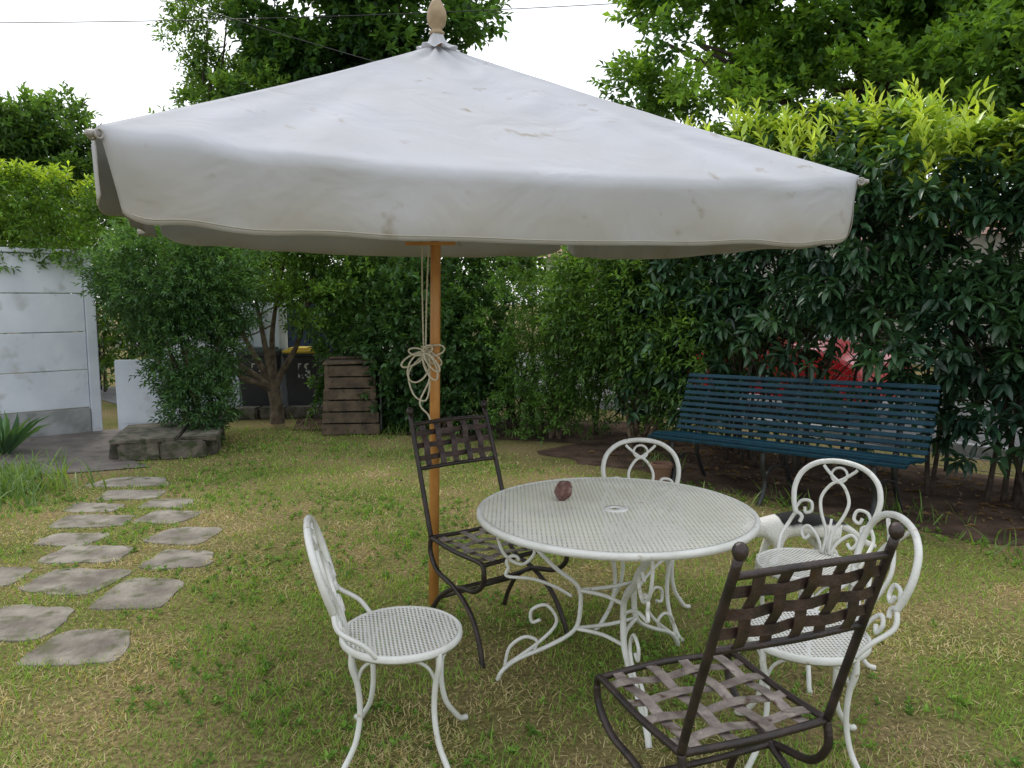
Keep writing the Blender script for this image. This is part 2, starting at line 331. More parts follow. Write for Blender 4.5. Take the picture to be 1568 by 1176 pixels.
# ---------------------------------------------------------------- parasol
def canopy():
    root=empty('patio_umbrella')
    apex=np.array((-.352,3.76,2.735)); base=np.array((-.40,3.78,0.))
    CR=[np.array(p) for p in((-1.083,2.073,2.0),(1.347,3.057,2.025),(.363,5.487,2.10),(-2.067,4.503,2.13))]
    m,nt,b=newmat('canvas_fabric');N=nt.nodes;L=nt.links
    tc=N.new('ShaderNodeTexCoord');n1=N.new('ShaderNodeTexNoise');n1.inputs['Scale'].default_value=2.2;n1.inputs['Detail'].default_value=7;L.new(tc.outputs['Object'],n1.inputs['Vector'])
    r=N.new('ShaderNodeValToRGB');r.color_ramp.elements[0].position=.42;r.color_ramp.elements[1].position=.62
    r.color_ramp.elements[0].color=(.58,.59,.64,1);r.color_ramp.elements[1].color=(.55,.555,.585,1);L.new(n1.outputs['Fac'],r.inputs['Fac'])
    n2=N.new('ShaderNodeTexNoise');n2.inputs['Scale'].default_value=10;n2.inputs['Detail'].default_value=5;L.new(tc.outputs['Object'],n2.inputs['Vector'])
    r2=N.new('ShaderNodeValToRGB');r2.color_ramp.elements[0].position=.65;r2.color_ramp.elements[1].position=.80;L.new(n2.outputs['Fac'],r2.inputs['Fac'])
    sx=N.new('ShaderNodeSeparateXYZ');L.new(tc.outputs['Object'],sx.inputs[0])
    mr=N.new('ShaderNodeMapRange');mr.inputs['From Min'].default_value=1.98;mr.inputs['From Max'].default_value=1.80;mr.inputs['To Max'].default_value=.7;L.new(sx.outputs[2],mr.inputs['Value'])
    n4=N.new('ShaderNodeTexNoise');n4.inputs['Scale'].default_value=3.5;n4.inputs['Detail'].default_value=6;L.new(tc.outputs['Object'],n4.inputs['Vector'])
    mq=N.new('ShaderNodeMath');mq.operation='MULTIPLY';L.new(mr.outputs[0],mq.inputs[0]);mq2=N.new('ShaderNodeMath');mq2.operation='MULTIPLY';L.new(n4.outputs['Fac'],mq2.inputs[0]);mq2.inputs[1].default_value=2.;L.new(mq2.outputs[0],mq.inputs[1])
    mm=N.new('ShaderNodeMixRGB');mm.use_clamp=True;L.new(mq.outputs[0],mm.inputs['Fac']);L.new(r.outputs['Color'],mm.inputs['Color1']);mm.inputs['Color2'].default_value=(.45,.415,.35,1)
    mx=N.new('ShaderNodeMixRGB');L.new(r2.outputs['Color'],mx.inputs['Fac']);L.new(mm.outputs['Color'],mx.inputs['Color1']);mx.inputs['Color2'].default_value=(.34,.29,.22,1)
    L.new(mx.outputs['Color'],b.inputs['Base Color']);b.inputs['Roughness'].default_value=.85;b.inputs['Specular IOR Level'].default_value=.2
    n3=N.new('ShaderNodeTexNoise');n3.inputs['Scale'].default_value=3.2;n3.inputs['Detail'].default_value=3.5;n3.inputs['Distortion'].default_value=.8;L.new(tc.outputs['Object'],n3.inputs['Vector'])
    bp=N.new('ShaderNodeBump');bp.inputs['Strength'].default_value=.5;bp.inputs['Distance'].default_value=.04;L.new(n3.outputs['Fac'],bp.inputs['Height']);L.new(bp.outputs['Normal'],b.inputs['Normal'])
    t=N.new('ShaderNodeBsdfTranslucent');L.new(mx.outputs['Color'],t.inputs['Color']);ms=N.new('ShaderNodeMixShader');ms.inputs['Fac'].default_value=.25
    L.new(b.outputs[0],ms.inputs[1]);L.new(t.outputs[0],ms.inputs[2]);L.new(ms.outputs[0],N['Material Output'].inputs['Surface'])
    mb=MB(); hem=MB()
    NA,NV,NW=120,54,18
    for q in range(4):
        c0,c1=CR[q],CR[(q+1)%4]; e=c1-c0; out=np.array((e[1],-e[0],0));out/=np.linalg.norm(out)
        vs=[]; hl=[]
        for i in range(NA+1):
            a=i/NA; bow=4*a*(1-a)
            for j in range(NV+1):
                v=j/NV; p=apex*(1-v)+(c0*(1-a)+c1*a)*v
                p=p.copy(); p-=out*.035*bow*v**3
                p[2]-=.050*bow*v**2.0+.030*math.sin(math.pi*v)*(bow**.7)+.012*math.sin(math.pi*v)
                wr=math.exp(-((a-.70)/.20)**2)*math.exp(-((v-.40)/.22)**2)
                ph=v*36+5*a+2.2*math.sin(a*7+1)+1.6*math.sin(v*8); p[2]+=.015*wr*(1-abs(math.sin(ph*.5)))*1.6
                wr2=math.exp(-((v-.10)/.07)**2); p[2]+=.010*wr2*math.sin(a*26+q)*min(1,bow*2)
                for cc,aa in((0,a),(1,1-a)):
                    f=math.exp(-((v-.84)/.24)**2)*math.exp(-(aa/.24)**2)*min(1,aa*12)
                    p[2]+=.014*f*math.sin(aa*38*(1+.6*(1-v))-1+q+cc)
                p[2]+=.014*(vnoise(a*4+q*9,v*3,3)-.5)*min(1,v*3)*min(1,bow*3)
                vs.append(p)
            pe=vs[-1]
            edge=min(a,1-a)
            hh=(.240-.075*a+.09*a*a if q==0 else (.19 if q==3 else .235))+.014*vnoise(a*4,q,7)
            if edge<.05: hh*= .86+.14*math.sin(edge/.05*math.pi/2)
            for j in range(1,NW+1):
                w=j/NW
                o=.030*math.sin(min(w*7,math.pi/2))*min(1,edge*25+.3)+.006*math.sin(a*17+q*2)*w*w+.060*(vnoise(a*6+q*5,w*1.2,9)-.5)*w+.030*(vnoise(a*15+q*5,w*1.2,19)-.5)*w*min(1,edge*14)-.02*w
                corner=math.exp(-edge/.03)*w
                along=(e/np.linalg.norm(e))*( (1 if a<.5 else -1)*.045*corner)
                p=pe+out*o+along; p[2]=pe[2]-hh*(w**1.10)
                vs.append(p)
                if j==NW-1: hl.append(p+out*.003)
        K=NV+1+NW; fs=[(i*K+j,(i+1)*K+j,(i+1)*K+j+1,i*K+j+1) for i in range(NA) for j in range(K-1)]
        mb.add(vs,fs); hem.tube(hl[2:-2],.0018,n=5,spline=False)
    o=obj('canopy',mb.mesh('canopy',m),root)
    wl=o.modifiers.new('w','WELD'); wl.merge_threshold=.0005
    so=o.modifiers.new('s','SOLIDIFY'); so.thickness=.0025
    obj('hem_stitching',hem.mesh('hem',noise_mat('hem_thread',(.36,.33,.27),(.42,.39,.33))),root)
    cb=MB(); n=72; rings=[(.026,.052),(.030,.040),(.038,.018),(.052,-.004),(.074,-.018),(.098,-.028)]
    vs=[]
    for ri,(rr,dz) in enumerate(rings):
        for k in range(n):
            a=2*math.pi*k/n; w=.08*math.sin(a*9+.6)*(ri+.5)/5+.05*math.sin(a*5)*ri/5; sq=1/max(abs(math.cos(a-.39)),abs(math.sin(a-.39)))**.5
            vs.append(apex+np.array((math.cos(a)*rr*(1+w)*sq,math.sin(a)*rr*(1+w)*sq,dz+.006*math.sin(a*9+.3)*ri/5)))
    cb.add(vs,[(i*n+k,(i+1)*n+k,(i+1)*n+(k+1)%n,i*n+(k+1)%n) for i in range(5) for k in range(n)])
    obj('vent_cap',cb.mesh('vent_cap',m),root)
    pb=MB(); top=apex+(0,0,.06); pb.tube([base,(base+top)/2,top],[.0255,.0255,.023],n=20,spline=False); obj('pole',pb.mesh('pole',M_pole),root)
    prof=[(.0,.0),(.034,.0),(.036,.012),(.026,.02),(.024,.028),(.040,.045),(.047,.075),(.044,.105),(.030,.14),(.014,.165),(.0,.172)]
    f=MB(); n=18; f.add([top+(-.0+math.cos(2*math.pi*k/n)*r_,math.sin(2*math.pi*k/n)*r_,z-.015) for r_,z in prof for k in range(n)],[(i*n+k,i*n+(k+1)%n,(i+1)*n+(k+1)%n,(i+1)*n+k) for i in range(len(prof)-1) for k in range(n)])
    obj('finial',f.mesh('finial',M_fin),root)
    rb=MB(); hub=apex+(0,0,-.09); run=np.array((-.372,3.77,1.90))
    pts=[(p,.985) for p in CR]+[((CR[i]+CR[(i+1)%4])/2-np.array((0,0,.11)),.92) for i in range(4)]
    for p,fr_ in pts:
        e=hub+(p+(np.array((0,0,-.035)))-hub)*fr_; s0=hub+(e-hub)*.02; md_=(s0+e)/2-(0,0,.045)
        rb.ribbon([s0-(0,0,.015),md_,e-(0,0,.012)],(0,0,1),.022,.013)
        mid=s0+(e-s0)*.5-(0,0,.065); rb.ribbon([run,mid],(0,0,1),.018,.011,spline=False)
    rb.tube([run-(0,0,.06),run+(0,0,.03)],.042,n=16,spline=False); rb.tube([hub-(0,0,.05),hub+(0,0,.0)],.045,n=16,spline=False)
    rb.ribbon([run+(-.14,-.03,-.085),run+(.10,-.03,-.085)],(0,0,1),.016,.02,spline=False)
    obj('ribs',rb.mesh('ribs',M_pole,False),root)
    mt=MB()
    for c in CR:
        d=c-apex;d[2]=0;d/=np.linalg.norm(d)
        s_=np.array((-d[1],d[0],0)); cc=c+d*.010+(0,0,-.022)
        for k in(-1,1): 
            mt.tube([cc+s_*k*.014+d*.012*math.cos(t)+np.array((0,0,.012*math.sin(t))) for t in np.linspace(0,6.28,10)[:-1]],.0035,n=6,closed=True,res=2)
        mt.tube([cc-d*.03,cc+d*.016,cc+d*.028],[.010,.010,.006],n=10)
    obj('corner_fittings',mt.mesh('corner_fittings',noise_mat('aged_metal',(.2,.19,.17),(.34,.32,.3),rough=.45)),root)
    rp=MB(); X,Y=-.43,3.735
    rp.tube([(X,Y,1.86),(X-.003,Y,1.6),(X,Y,1.34),(X+.005,Y,1.29)],.0042,n=6)
    rp.tube([(X+.035,Y,1.86),(X+.02,Y-.004,1.6),(X+.012,Y-.006,1.34),(X+.01,Y,1.29)],.0042,n=6)
    for k in range(8):
        ca=(-2.7,-.3,.5,-2.1,2.6,1.2,-1.2,-.8)[k]+R.normal(0,.15); w=(.085,.06,.075,.10,.06,.05,.09,.07)[k]; wid=R.uniform(.28,.5)
        L1=[]
        for t in np.linspace(0,2*math.pi,10):
            u=w*(1-math.cos(t))*.72; vv=w*math.sin(t)*wid
            L1.append((X+.01+u*math.cos(ca)-vv*math.sin(ca),Y-.022-.003*k-.012*math.sin(t/2),1.29+(u*math.sin(ca)+vv*math.cos(ca))*.9-.02*(1-math.cos(t))/2))
        rp.tube(L1,.0046,n=6)
    rp.tube([(X+.01,Y-.01,1.29),(X-.07,Y-.02,1.2),(X-.05,Y-.02,1.09),(X+.01,Y-.02,1.06),(X+.03,Y-.02,1.16),(X+.0,Y-.02,1.25)],.0045,n=6)
    rp.tube([(X+.01,Y-.01,1.29),(X+.03,Y-.02,1.17),(X-.02,Y-.02,1.05),(X+.02,Y-.02,.99),(X+.03,Y-.02,.96)],.0045,n=6)
    for dz in np.linspace(-.03,.03,5): rp.tube([(X+.012+.02*math.cos(t),Y-.005+.02*math.sin(t),1.29+dz) for t in np.linspace(0,6.28,9)[:-1]],.005,n=6,closed=True,res=3)
    obj('cord',rp.mesh('cord',M_rope),root)
canopy()
def spiral(c,r0,turns,a0,shrink=.25,n=14,sgn=1):
    out=[]
    for t in np.linspace(0,1,n): 
        a=a0+sgn*turns*2*math.pi*t; r=r0*(1-(1-shrink)*t); out.append((c[0]+r*math.cos(a),c[1]+r*math.sin(a)))
    return out
# ---------------------------------------------------------------- table
def table():
    root=empty('garden_table',(.41,2.98,0),0)
    mb=MB(); n=96; vs=[(0,0,.722)]
    rings=[.05,.15,.25,.35,.45,.53]
    for r_ in rings: vs+=[(r_*math.cos(2*math.pi*k/n),r_*math.sin(2*math.pi*k/n),.722) for k in range(n)]
    fs=[]
    for i in range(len(rings)-1): fs+=[(1+i*n+k,1+(i+1)*n+k,1+(i+1)*n+(k+1)%n,1+i*n+(k+1)%n) for k in range(n)]
    mb.add(vs,fs); obj('top',mb.mesh('table_top',M_tmesh),root)
    rm=MB()
    def ring(prof,n=96):
        vs=[(r_*math.cos(2*math.pi*k/n),r_*math.sin(2*math.pi*k/n),z) for r_,z in prof for k in range(n)]; m=len(prof)
        rm.add(vs,[(i*n+k,i*n+(k+1)%n,((i+1)%m)*n+(k+1)%n,((i+1)%m)*n+k) for i in range(m) for k in range(n)])
    ring([(.530,.7185),(.530,.7232),(.54,.7238),(.548,.720),(.551,.713),(.550,.699),(.545,.699),(.543,.713)])
    ring([(.019,.718),(.019,.7245),(.026,.726),(.050,.7238),(.050,.7185)],40)
    for k in range(3):
        a=math.radians((178,44,-82)[k]); dx,dy=math.cos(a),math.sin(a); pl=lambda r_,z:(dx*r_,dy*r_,z)
        side=(-dy,dx,0)
        rm.ribbon([pl(.50,.705),pl(.36,.60),pl(.24,.48),pl(.145,.40),pl(.135,.30),pl(.16,.215),pl(.26,.15),pl(.38,.095),pl(.445,.045),pl(.47,.0)],side,.022,.010)
        rm.tube([pl(.50,.705),pl(.36,.60),pl(.24,.48),pl(.145,.40),pl(.135,.30),pl(.16,.215),pl(.26,.15),pl(.38,.095),pl(.445,.045),pl(.47,.0)],.009,n=8)
        sp=[pl(r_,z) for r_,z in spiral((.40,.50),.055,1.25,1.2,.35,12)]
        rm.tube([pl(.17,.36),pl(.24,.40),pl(.33,.43),pl(.43,.44)]+sp[6:],.007,n=7)
        rm.tube([pl(.46,.70),pl(.47,.62),pl(.44,.53),pl(.37,.49),pl(.32,.54),pl(.35,.59),pl(.385,.565)],.007,n=7)
        rm.tube([pl(.44,.06),pl(.30,.165),pl(.23,.25),pl(.27,.32),pl(.33,.30),pl(.33,.25),pl(.295,.26)],.007,n=7)
        rm.tube([pl(.44,.06),pl(.42,.14),pl(.36,.185),pl(.31,.17),pl(.32,.13)],.007,n=7)
        rm.tube([pl(.0,.705),pl(.50,.705)],.009,n=6,spline=False)
        a2=math.radians((178,44,-82)[(k+1)%3]); 
        for z,rr in((.385,.142),(.225,.155)):
            p=np.array(pl(rr,z)); q=np.array((math.cos(a2)*rr,math.sin(a2)*rr,z)); mid=(p+q)/2*.75; mid[2]=z
            rm.tube([p,mid,q],.008,n=7)
    obj('frame',rm.mesh('table_frame',M_white),root)
table()
bm=bmesh.new(); bmesh.ops.create_icosphere(bm,subdivisions=4,radius=1)
for v in bm.verts:
    p=v.co; k=1+.09*math.sin(p.x*3+1)*math.cos(p.y*3)+.05*math.sin(p.z*5+p.x*3)+.03*math.sin(p.y*11+p.z*9)
    v.co=Vector((p.x*.037*k,p.y*.034*k,p.z*.042*k))
me=bpy.data.meshes.new('rock'); bm.to_mesh(me); bm.free(); me.materials.append(noise_mat('red_stone',(.13,.06,.05),(.24,.14,.115),scale=30,rough=.85,bump=.8,bscale=120,c3=(.40,.33,.29),s3=45))
me.polygons.foreach_set('use_smooth',[True]*len(me.polygons)); o=obj('rock',me,loc=(.213,3.11,.764)); o.rotation_euler=(.2,.3,.5)
# ---------------------------------------------------------------- white bistro chair
def white_chair_meshes():
    f=MB(); n=64
    def ring(mbx,prof,n=64):
        m=len(prof); mbx.add([(r_*math.cos(2*math.pi*k/n),r_*math.sin(2*math.pi*k/n),z) for r_,z in prof for k in range(n)],
            [(i*n+k,i*n+(k+1)%n,((i+1)%m)*n+(k+1)%n,((i+1)%m)*n+k) for i in range(m) for k in range(n)])
    ring(f,[(.190,.432),(.199,.438),(.206,.433),(.207,.418),(.203,.410),(.199,.418),(.197,.428)])
    seat=MB(); rs=[.001,.06,.12,.16,.192]; zs=[.427,.4275,.429,.4315,.4345]
    seat.add([(r_*math.cos(2*math.pi*k/n),r_*math.sin(2*math.pi*k/n),z) for r_,z in zip(rs,zs) for k in range(n)],
        [(i*n+k,(i+1)*n+k,(i+1)*n+(k+1)%n,i*n+(k+1)%n) for i in range(4) for k in range(n)])
    for a in(32,122,212,302):
        a=math.radians(a);dx,dy=math.cos(a),math.sin(a);pl=lambda r_,z,t=0:(dx*r_-dy*t,dy*r_+dx*t,z)
        f.tube([pl(.197,.418),pl(.198,.37),pl(.178,.30),pl(.172,.20),pl(.192,.11),pl(.235,.045),pl(.262,.014),pl(.290,.006)],[.0110,.0110,.0100,.0095,.0095,.010,.0105,.012],n=8)
        for s_ in(-1,1):
            f.tube([pl(.176,.32),pl(.175,.365,s_*.022),pl(.165,.398,s_*.06),pl(.150,.41,s_*.115)],.006,n=6)
    bx=lambda z:-.178-(z-.44)*.28
    B=lambda y,z:(bx(z),y,.43+(z-.43)*.91)
    for s_ in(-1,1):
        f.tube([(-.095,s_*.178,.43),(-.135,s_*.192,.48),B(s_*.190,.54),B(s_*.165,.595),B(s_*.135,.585),B(s_*.14,.555)],.0085,n=7)
        f.tube([B(s_*.175,.60),B(s_*.15,.655),B(s_*.105,.66),B(s_*.095,.62),B(s_*.12,.605),B(s_*.13,.63)],.0075,n=7)
        f.tube([B(s_*.018,.44),B(s_*.045,.50),B(s_*.095,.545),B(s_*.125,.52),B(s_*.105,.485),B(s_*.085,.505)],.0075,n=7)
        f.tube([B(s_*.015,.44),B(s_*.012,.53),B(s_*.05,.62),B(s_*.062,.69),B(s_*.03,.755),B(-s_*.02,.79),B(-s_*.06,.825),B(-s_*.075,.842)],.0075,n=7)
    hoop=[B(-.165,.595),B(-.186,.66),B(-.190,.73),B(-.165,.80),B(-.10,.852),B(0,.87),B(.10,.852),B(.165,.80),B(.190,.73),B(.186,.66),B(.165,.595)]
    f.tube(hoop,.0120,n=9)
    f.tube([B(.035*math.cos(t),.806+.035*math.sin(t)) for t in np.linspace(0,6.28,10)[:-1]],.006,n=6,closed=True,res=4)
    f.tube([B(0,.44),B(0,.60)],.006,n=6,spline=False)
    return f.mesh('bistro_frame',M_white),seat.mesh('bistro_seat',M_smesh)
cf,cs=white_chair_meshes()
def white_chair(x,y,ang):
    r=empty('white_garden_chair',(x,y,0),math.radians(ang)); obj('frame',cf,r); obj('seat',cs,r)
white_chair(-.375,2.50,13)
white_chair(.64,3.60,-94)
white_chair(1.25,3.16,-137)
white_chair(.99,2.49,178)
# ---------------------------------------------------------------- dark iron chair
def dark_chair_meshes():
    f=MB(); s=MB(); s2=MB()
    W=.222; ux=lambda z:-.205-.19*((z-.45)/.55)**1.05 if z>.45 else -.205
    for k in(-1,1):
        y=k*W
        f.tube([(-.205,y,.45),(ux(.6),y*1.0,.6),(ux(.8),y*.99,.8),(ux(1.0),y*.97,1.0)],[.0115,.0115,.0115,.0115],n=9)
        f.sphere((ux(1.0)-.004,y*.97,1.018),(.018,.018,.021))
        f.tube([(-.205,y,.45),(0,y*1.02,.438),(.19,y*1.04,.445),(.228,y*1.04,.435),(.236,y*1.04,.405)],.0105,n=8)
        f.tube([(-.205,y,.45),(-.212,y,.38),(-.15,y,.305),(0,y,.265),(.13,y*1.02,.19),(.20,y*1.05,.09),(.235,y*1.08,.0)],.0115,n=9)
        f.tube([(.236,y*1.04,.41),(.225,y*1.03,.355),(.15,y*1.01,.300),(0,y*.95,.268),(-.13,y,.19),(-.205,y*1.02,.09),(-.25,y*1.05,.0)],.0115,n=9)
        f.sphere((.24,y*1.08,.006),(.015,.015,.008)); f.sphere((-.255,y*1.05,.006),(.015,.015,.008))
    f.tube([(0,-W,.266),(0,0,.262),(0,W,.266)],.009,n=8)
    f.tube([(-.15,-W,.175),(-.15,W,.175)],.008,n=8,spline=False)
    f.tube([(.225,-W*1.04,.437),(.235,0,.445),(.225,W*1.04,.437)],.0105,n=8)
    f.tube([(-.205,-W,.45),(-.205,0,.442),(-.205,W,.45)],.0105,n=8)
    for z in(.755,.955): f.tube([(ux(z),-W*.98,z),(ux(z)-.012,0,z+(.006 if z>.9 else 0)),(ux(z),W*.98,z)],.010,n=8)
    ys=np.linspace(-.17,.17,4); xs=np.linspace(-.14,.16,4)
    for i,y in enumerate(ys):
        pts=[(-.205,y,.447)]+[(x,y,.442+(.006 if (i+j)%2 else -.006)) for j,x in enumerate(xs)]+[(.228,y,.445)]
        s.ribbon(pts,(0,1,0),.034,.003)
    for j,x in enumerate(xs):
        pts=[(x,-W*1.02,.443)]+[(x,y,.442-(.006 if (i+j)%2 else -.006)) for i,y in enumerate(ys)]+[(x,W*1.02,.443)]
        s.ribbon(pts,(1,0,0),.034,.003)
    ys=np.linspace(-.155,.155,5); zs=np.linspace(.80,.912,3)
    for i,y in enumerate(ys):
        pts=[(ux(.755)-.01,y,.755)]+[(ux(z)-.01+(.006 if (i+j)%2 else -.006),y,z) for j,z in enumerate(zs)]+[(ux(.955)-.01,y,.955)]
        s2.ribbon(pts,(0,1,0),.032,.003)
    for j,z in enumerate(zs):
        pts=[(ux(z),-W*.985,z)]+[(ux(z)-.01-(.006 if (i+j)%2 else -.006),y,z) for i,y in enumerate(ys)]+[(ux(z),W*.985,z)]
        s2.ribbon(pts,(0,0,1),.026,.003)
    return f.mesh('iron_chair_frame',M_iron),s.mesh('iron_chair_straps',M_strap,False),s2.mesh('iron_chair_back_straps',M_strapb,False)
df,ds,ds2=dark_chair_meshes()
def dark_chair(x,y,ang):
    r=empty('wrought_iron_chair',(x,y,0),math.radians(ang)); obj('frame',df,r); obj('woven_seat',ds,r); obj('woven_back',ds2,r)
dark_chair(.55,2.03,110)
dark_chair(-.075,3.44,-53)
# ---------------------------------------------------------------- bench
def bench():
    root=empty('park_bench'); s=MB(); f=MB()
    A=np.array((1.168,6.44,.0)); Bp=np.array((2.60,4.95,.055)); d=(Bp-A); Lg=np.linalg.norm(d); d/=Lg
    back=np.array((-d[1],d[0],0)); back/=np.linalg.norm(back)
    if back[1]<0: back=-back
    up=np.cross(d,back); up=up if up[2]>0 else -up
    Pt=lambda l,b,h:A+d*l+back*b+up*h
    seat=[(.00,.395),(.055,.412),(.11,.414),(.165,.408),(.22,.400),(.275,.392),(.33,.386),(.38,.388)]
    backp=[(.42,.43),(.447,.478),(.47,.527),(.492,.576),(.514,.625),(.536,.675),(.557,.724),(.578,.774),(.598,.823),(.615,.872)]
    for i,(b,h) in enumerate(seat):
        s.box(Pt(Lg/2,b,h),(Lg+R.uniform(-.015,.015),.040,.020),ax=[d,back,up],bev=.004)
    for i,(b,h) in enumerate(backp):
        dirv=norm(back*.40+up*.92); nn=np.cross(d,dirv)
        s.box(Pt(Lg/2,b,h),(Lg+R.uniform(-.015,.015),.034,.018),ax=[d,dirv,nn],bev=.004)
    for l in(.22,Lg/2,Lg-.22):
        f.ribbon([Pt(l,b,h-.018) for b,h in seat]+[Pt(l,b+.016,h-.005) for b,h in backp],d,.035,.010)
        f.ribbon([Pt(l,.04,.39),Pt(l,.02,.28),Pt(l,.06,.14),Pt(l,.02,.03),Pt(l,-.04,-.03)],d,.035,.014)
        f.ribbon([Pt(l,.40,.39),Pt(l,.40,.25),Pt(l,.45,.12),Pt(l,.54,-.03)],d,.035,.014)
        f.ribbon([Pt(l,.05,.17),Pt(l,.2,.24),Pt(l,.42,.2)],d,.03,.010)
    obj('slats',s.mesh('bench_slats',M_bench,False),root); obj('iron_frame',f.mesh('bench_frame',M_black),root)
bench()
# ---------------------------------------------------------------- left wall etc
def wall():
    root=empty('concrete_wall'); w=MB(); p=MB()
    a=np.array((-4.88,9.0,0.)); d=norm(np.array((-.74,-.65,0.))); nn=np.array((d[1],-d[0],0.)); nn=nn if nn[1]<0 else -nn
    ax=[d,nn,(0,0,1)]
    for k in range(3):
        c=a+d*(.1+1.0+k*2.1+.0)
        for i in range(4): w.box(c+np.array((0,0,.30+.44*i+.215)),(2.0,.05,.432),ax=ax,bev=.006)
        w.box(a+d*(.04+k*2.1)+np.array((0,0,1.04)),(.11,.11,2.08),ax=ax,bev=.008)
        p.box(c+np.array((0,0,.145))+nn*.015,(2.0,.09,.29),ax=ax,bev=.01)
        w.box(c+np.array((0,0,2.085)),(2.02,.09,.05),ax=ax,bev=.006)
    obj('panels',w.mesh('wall_panels',M_conc,False),root); obj('plinth',p.mesh('wall_plinth',M_cplinth,False),root)
    g=MB(); axd=[norm(np.array((.95,.2,0))),norm(np.array((-.2,.95,0))),norm(np.array((-.06,.10,.99)))]
    g.box((-4.26,8.95,.44),(.70,.04,.82),ax=axd,bev=.01); g.box(np.array((-4.26,8.95,.44))-axd[1]*.022,(.56,.01,.66),ax=axd,bev=.003)
    obj('white_door',g.mesh('white_door',M_conc,False))
    g=MB(); g.box((-3.95,10.6,.75),(1.7,.06,1.5),bev=.01)
    for i in range(9): g.box((-4.72+i*.19,10.56,.75),(.012,.03,1.4),bev=.003)
    obj('white_gate',g.mesh('white_gate',M_conc,False))
    M_navy=noise_mat('navy_metal',(.012,.022,.05),(.02,.035,.07),scale=5,rough=.5)
    g=MB(); g.box((-3.15,12.3,.75),(1.5,.05,1.45),bev=.01)
    for i in range(8): g.box((-3.8+i*.185,12.26,.75),(.02,.02,1.40),bev=.004)
    obj('navy_gate',g.mesh('navy_gate',M_navy,False))
    g=MB()
    x0=np.array((-3.95,9.85)); x1=np.array((-2.3,10.1))
    for i in range(5):
        c=x0+(x1-x0)*(i+.5)/5; g.box((c[0],c[1],.07),(.33,.22,.14+R.uniform(-.01,.02)),bev=.02,jit=.01)
    obj('low_stone_kerb',g.mesh('low_stone_kerb',M_stone,False))
    g=MB()
    u=norm(np.array((.96,.28,0.))); v=np.array((-u[1],u[0],0.)); o=np.array((-3.78,7.30,0.))
    l=0
    while l<.72:
        ww=R.uniform(.26,.42); g.box(o+u*(l+ww/2)+np.array((0,0,.085)),(ww-.006,.2,.185),ax=[u,v,(0,0,1)],bev=.018,jit=.010); l+=ww
    l=.2
    while l<.9:
        ww=R.uniform(.26,.4)
        for q in(0,.78): g.box(o+u*q+v*l+np.array((0,0,.085)),(.2,ww-.006,.18),ax=[u,v,(0,0,1)],bev=.018,jit=.010)
        l+=ww
    g.box(o+u*.22+v*.40+np.array((0,0,.198)),(.60,1.0,.045),ax=[u,v,(0,0,1)],bev=.014,jit=.012)
    g.box(o+u*.72+v*.42+np.array((0,0,.194)),(.36,.96,.045),ax=[u,v,(0,0,1)],bev=.014,jit=.012)
    obj('stone_planter',g.mesh('stone_planter',M_stone,False))
wall()
def bins():
    Mb=noise_mat('bin_plastic',(.018,.02,.022),(.03,.032,.035),rough=.45); My=noise_mat('yellow_plastic',(.62,.44,.04),(.68,.5,.07),rough=.45); Mg=noise_mat('grey_green_plastic',(.03,.055,.05),(.04,.07,.06),rough=.4)
    for (x,y,lid) in((-2.80,10.45,My),(-3.42,10.45,Mg)):
        r=empty('wheelie_bin',(x,y,0)); b=MB()
        pr=[(.20,.20,.06),(.235,.25,.78),(.25,.265,.80),(.25,.265,.83)]
        vs=[(sx*a,sy*c,z) for a,c,z in pr for sx,sy in((-1,-1),(1,-1),(1,1),(-1,1))]
        b.add(vs,[(i*4+k,i*4+(k+1)%4,i*4+4+(k+1)%4,i*4+4+k) for i in range(3) for k in range(4)]+[(3,2,1,0),(12,13,14,15)])
        for k in(-1,1): b.tube([(k*.21,.2,.08),(k*.25,.2,.08)],.08,n=16,spline=False)
        obj('body',b.mesh('bin_body',Mb,False),r)
        l=MB(); l.box((0,0,.855),(.52,.55,.04),bev=.015); l.box((0,.02,.885),(.42,.42,.03),bev=.012); l.tube([(-.2,.3,.85),(.2,.3,.85)],.015,spline=False); obj('lid',l.mesh('bin_lid',lid,False),r)
        l=MB(); l.box((.03,-.245,.60),(.16,.012,.2),bev=.003); obj('label',l.mesh('label',noise_mat('label',(.5,.5,.45),(.02,.02,.02),scale=14,lo=.48,hi=.5),False),r)
    r=empty('wooden_composter',(-1.88,9.0,0),math.radians(6)); g=MB(); k_=MB()
    for i in range(6):
        z=.07+i*.133; w=.66-.022*i
        for s_ in(-1,1):
            g.box((R.uniform(-.006,.006),s_*w/2*.96,z),(w,.022,.119),bev=.004); g.box((s_*w/2*.96,0,z),(.022,w*.96,.119),bev=.004)
    for sx in(-1,1):
        for sy in(-1,1): g.box((sx*.26,sy*.26,.40),(.05,.05,.80),bev=.005)
    g.box((0,0,.845),(.60,.60,.03),ax=[(1,0,.03),(0,1,.05),(0,-.05,1)],bev=.006); g.box((0,-.05,.875),(.5,.10,.02),bev=.004)
    obj('planks',g.mesh('composter_planks',M_compost,False),r)
    k_.box((.345,-.02,.42),(.02,.55,.74),bev=.004);obj('side_panel',k_.mesh('composter_side',M_black,False),r)
bins()
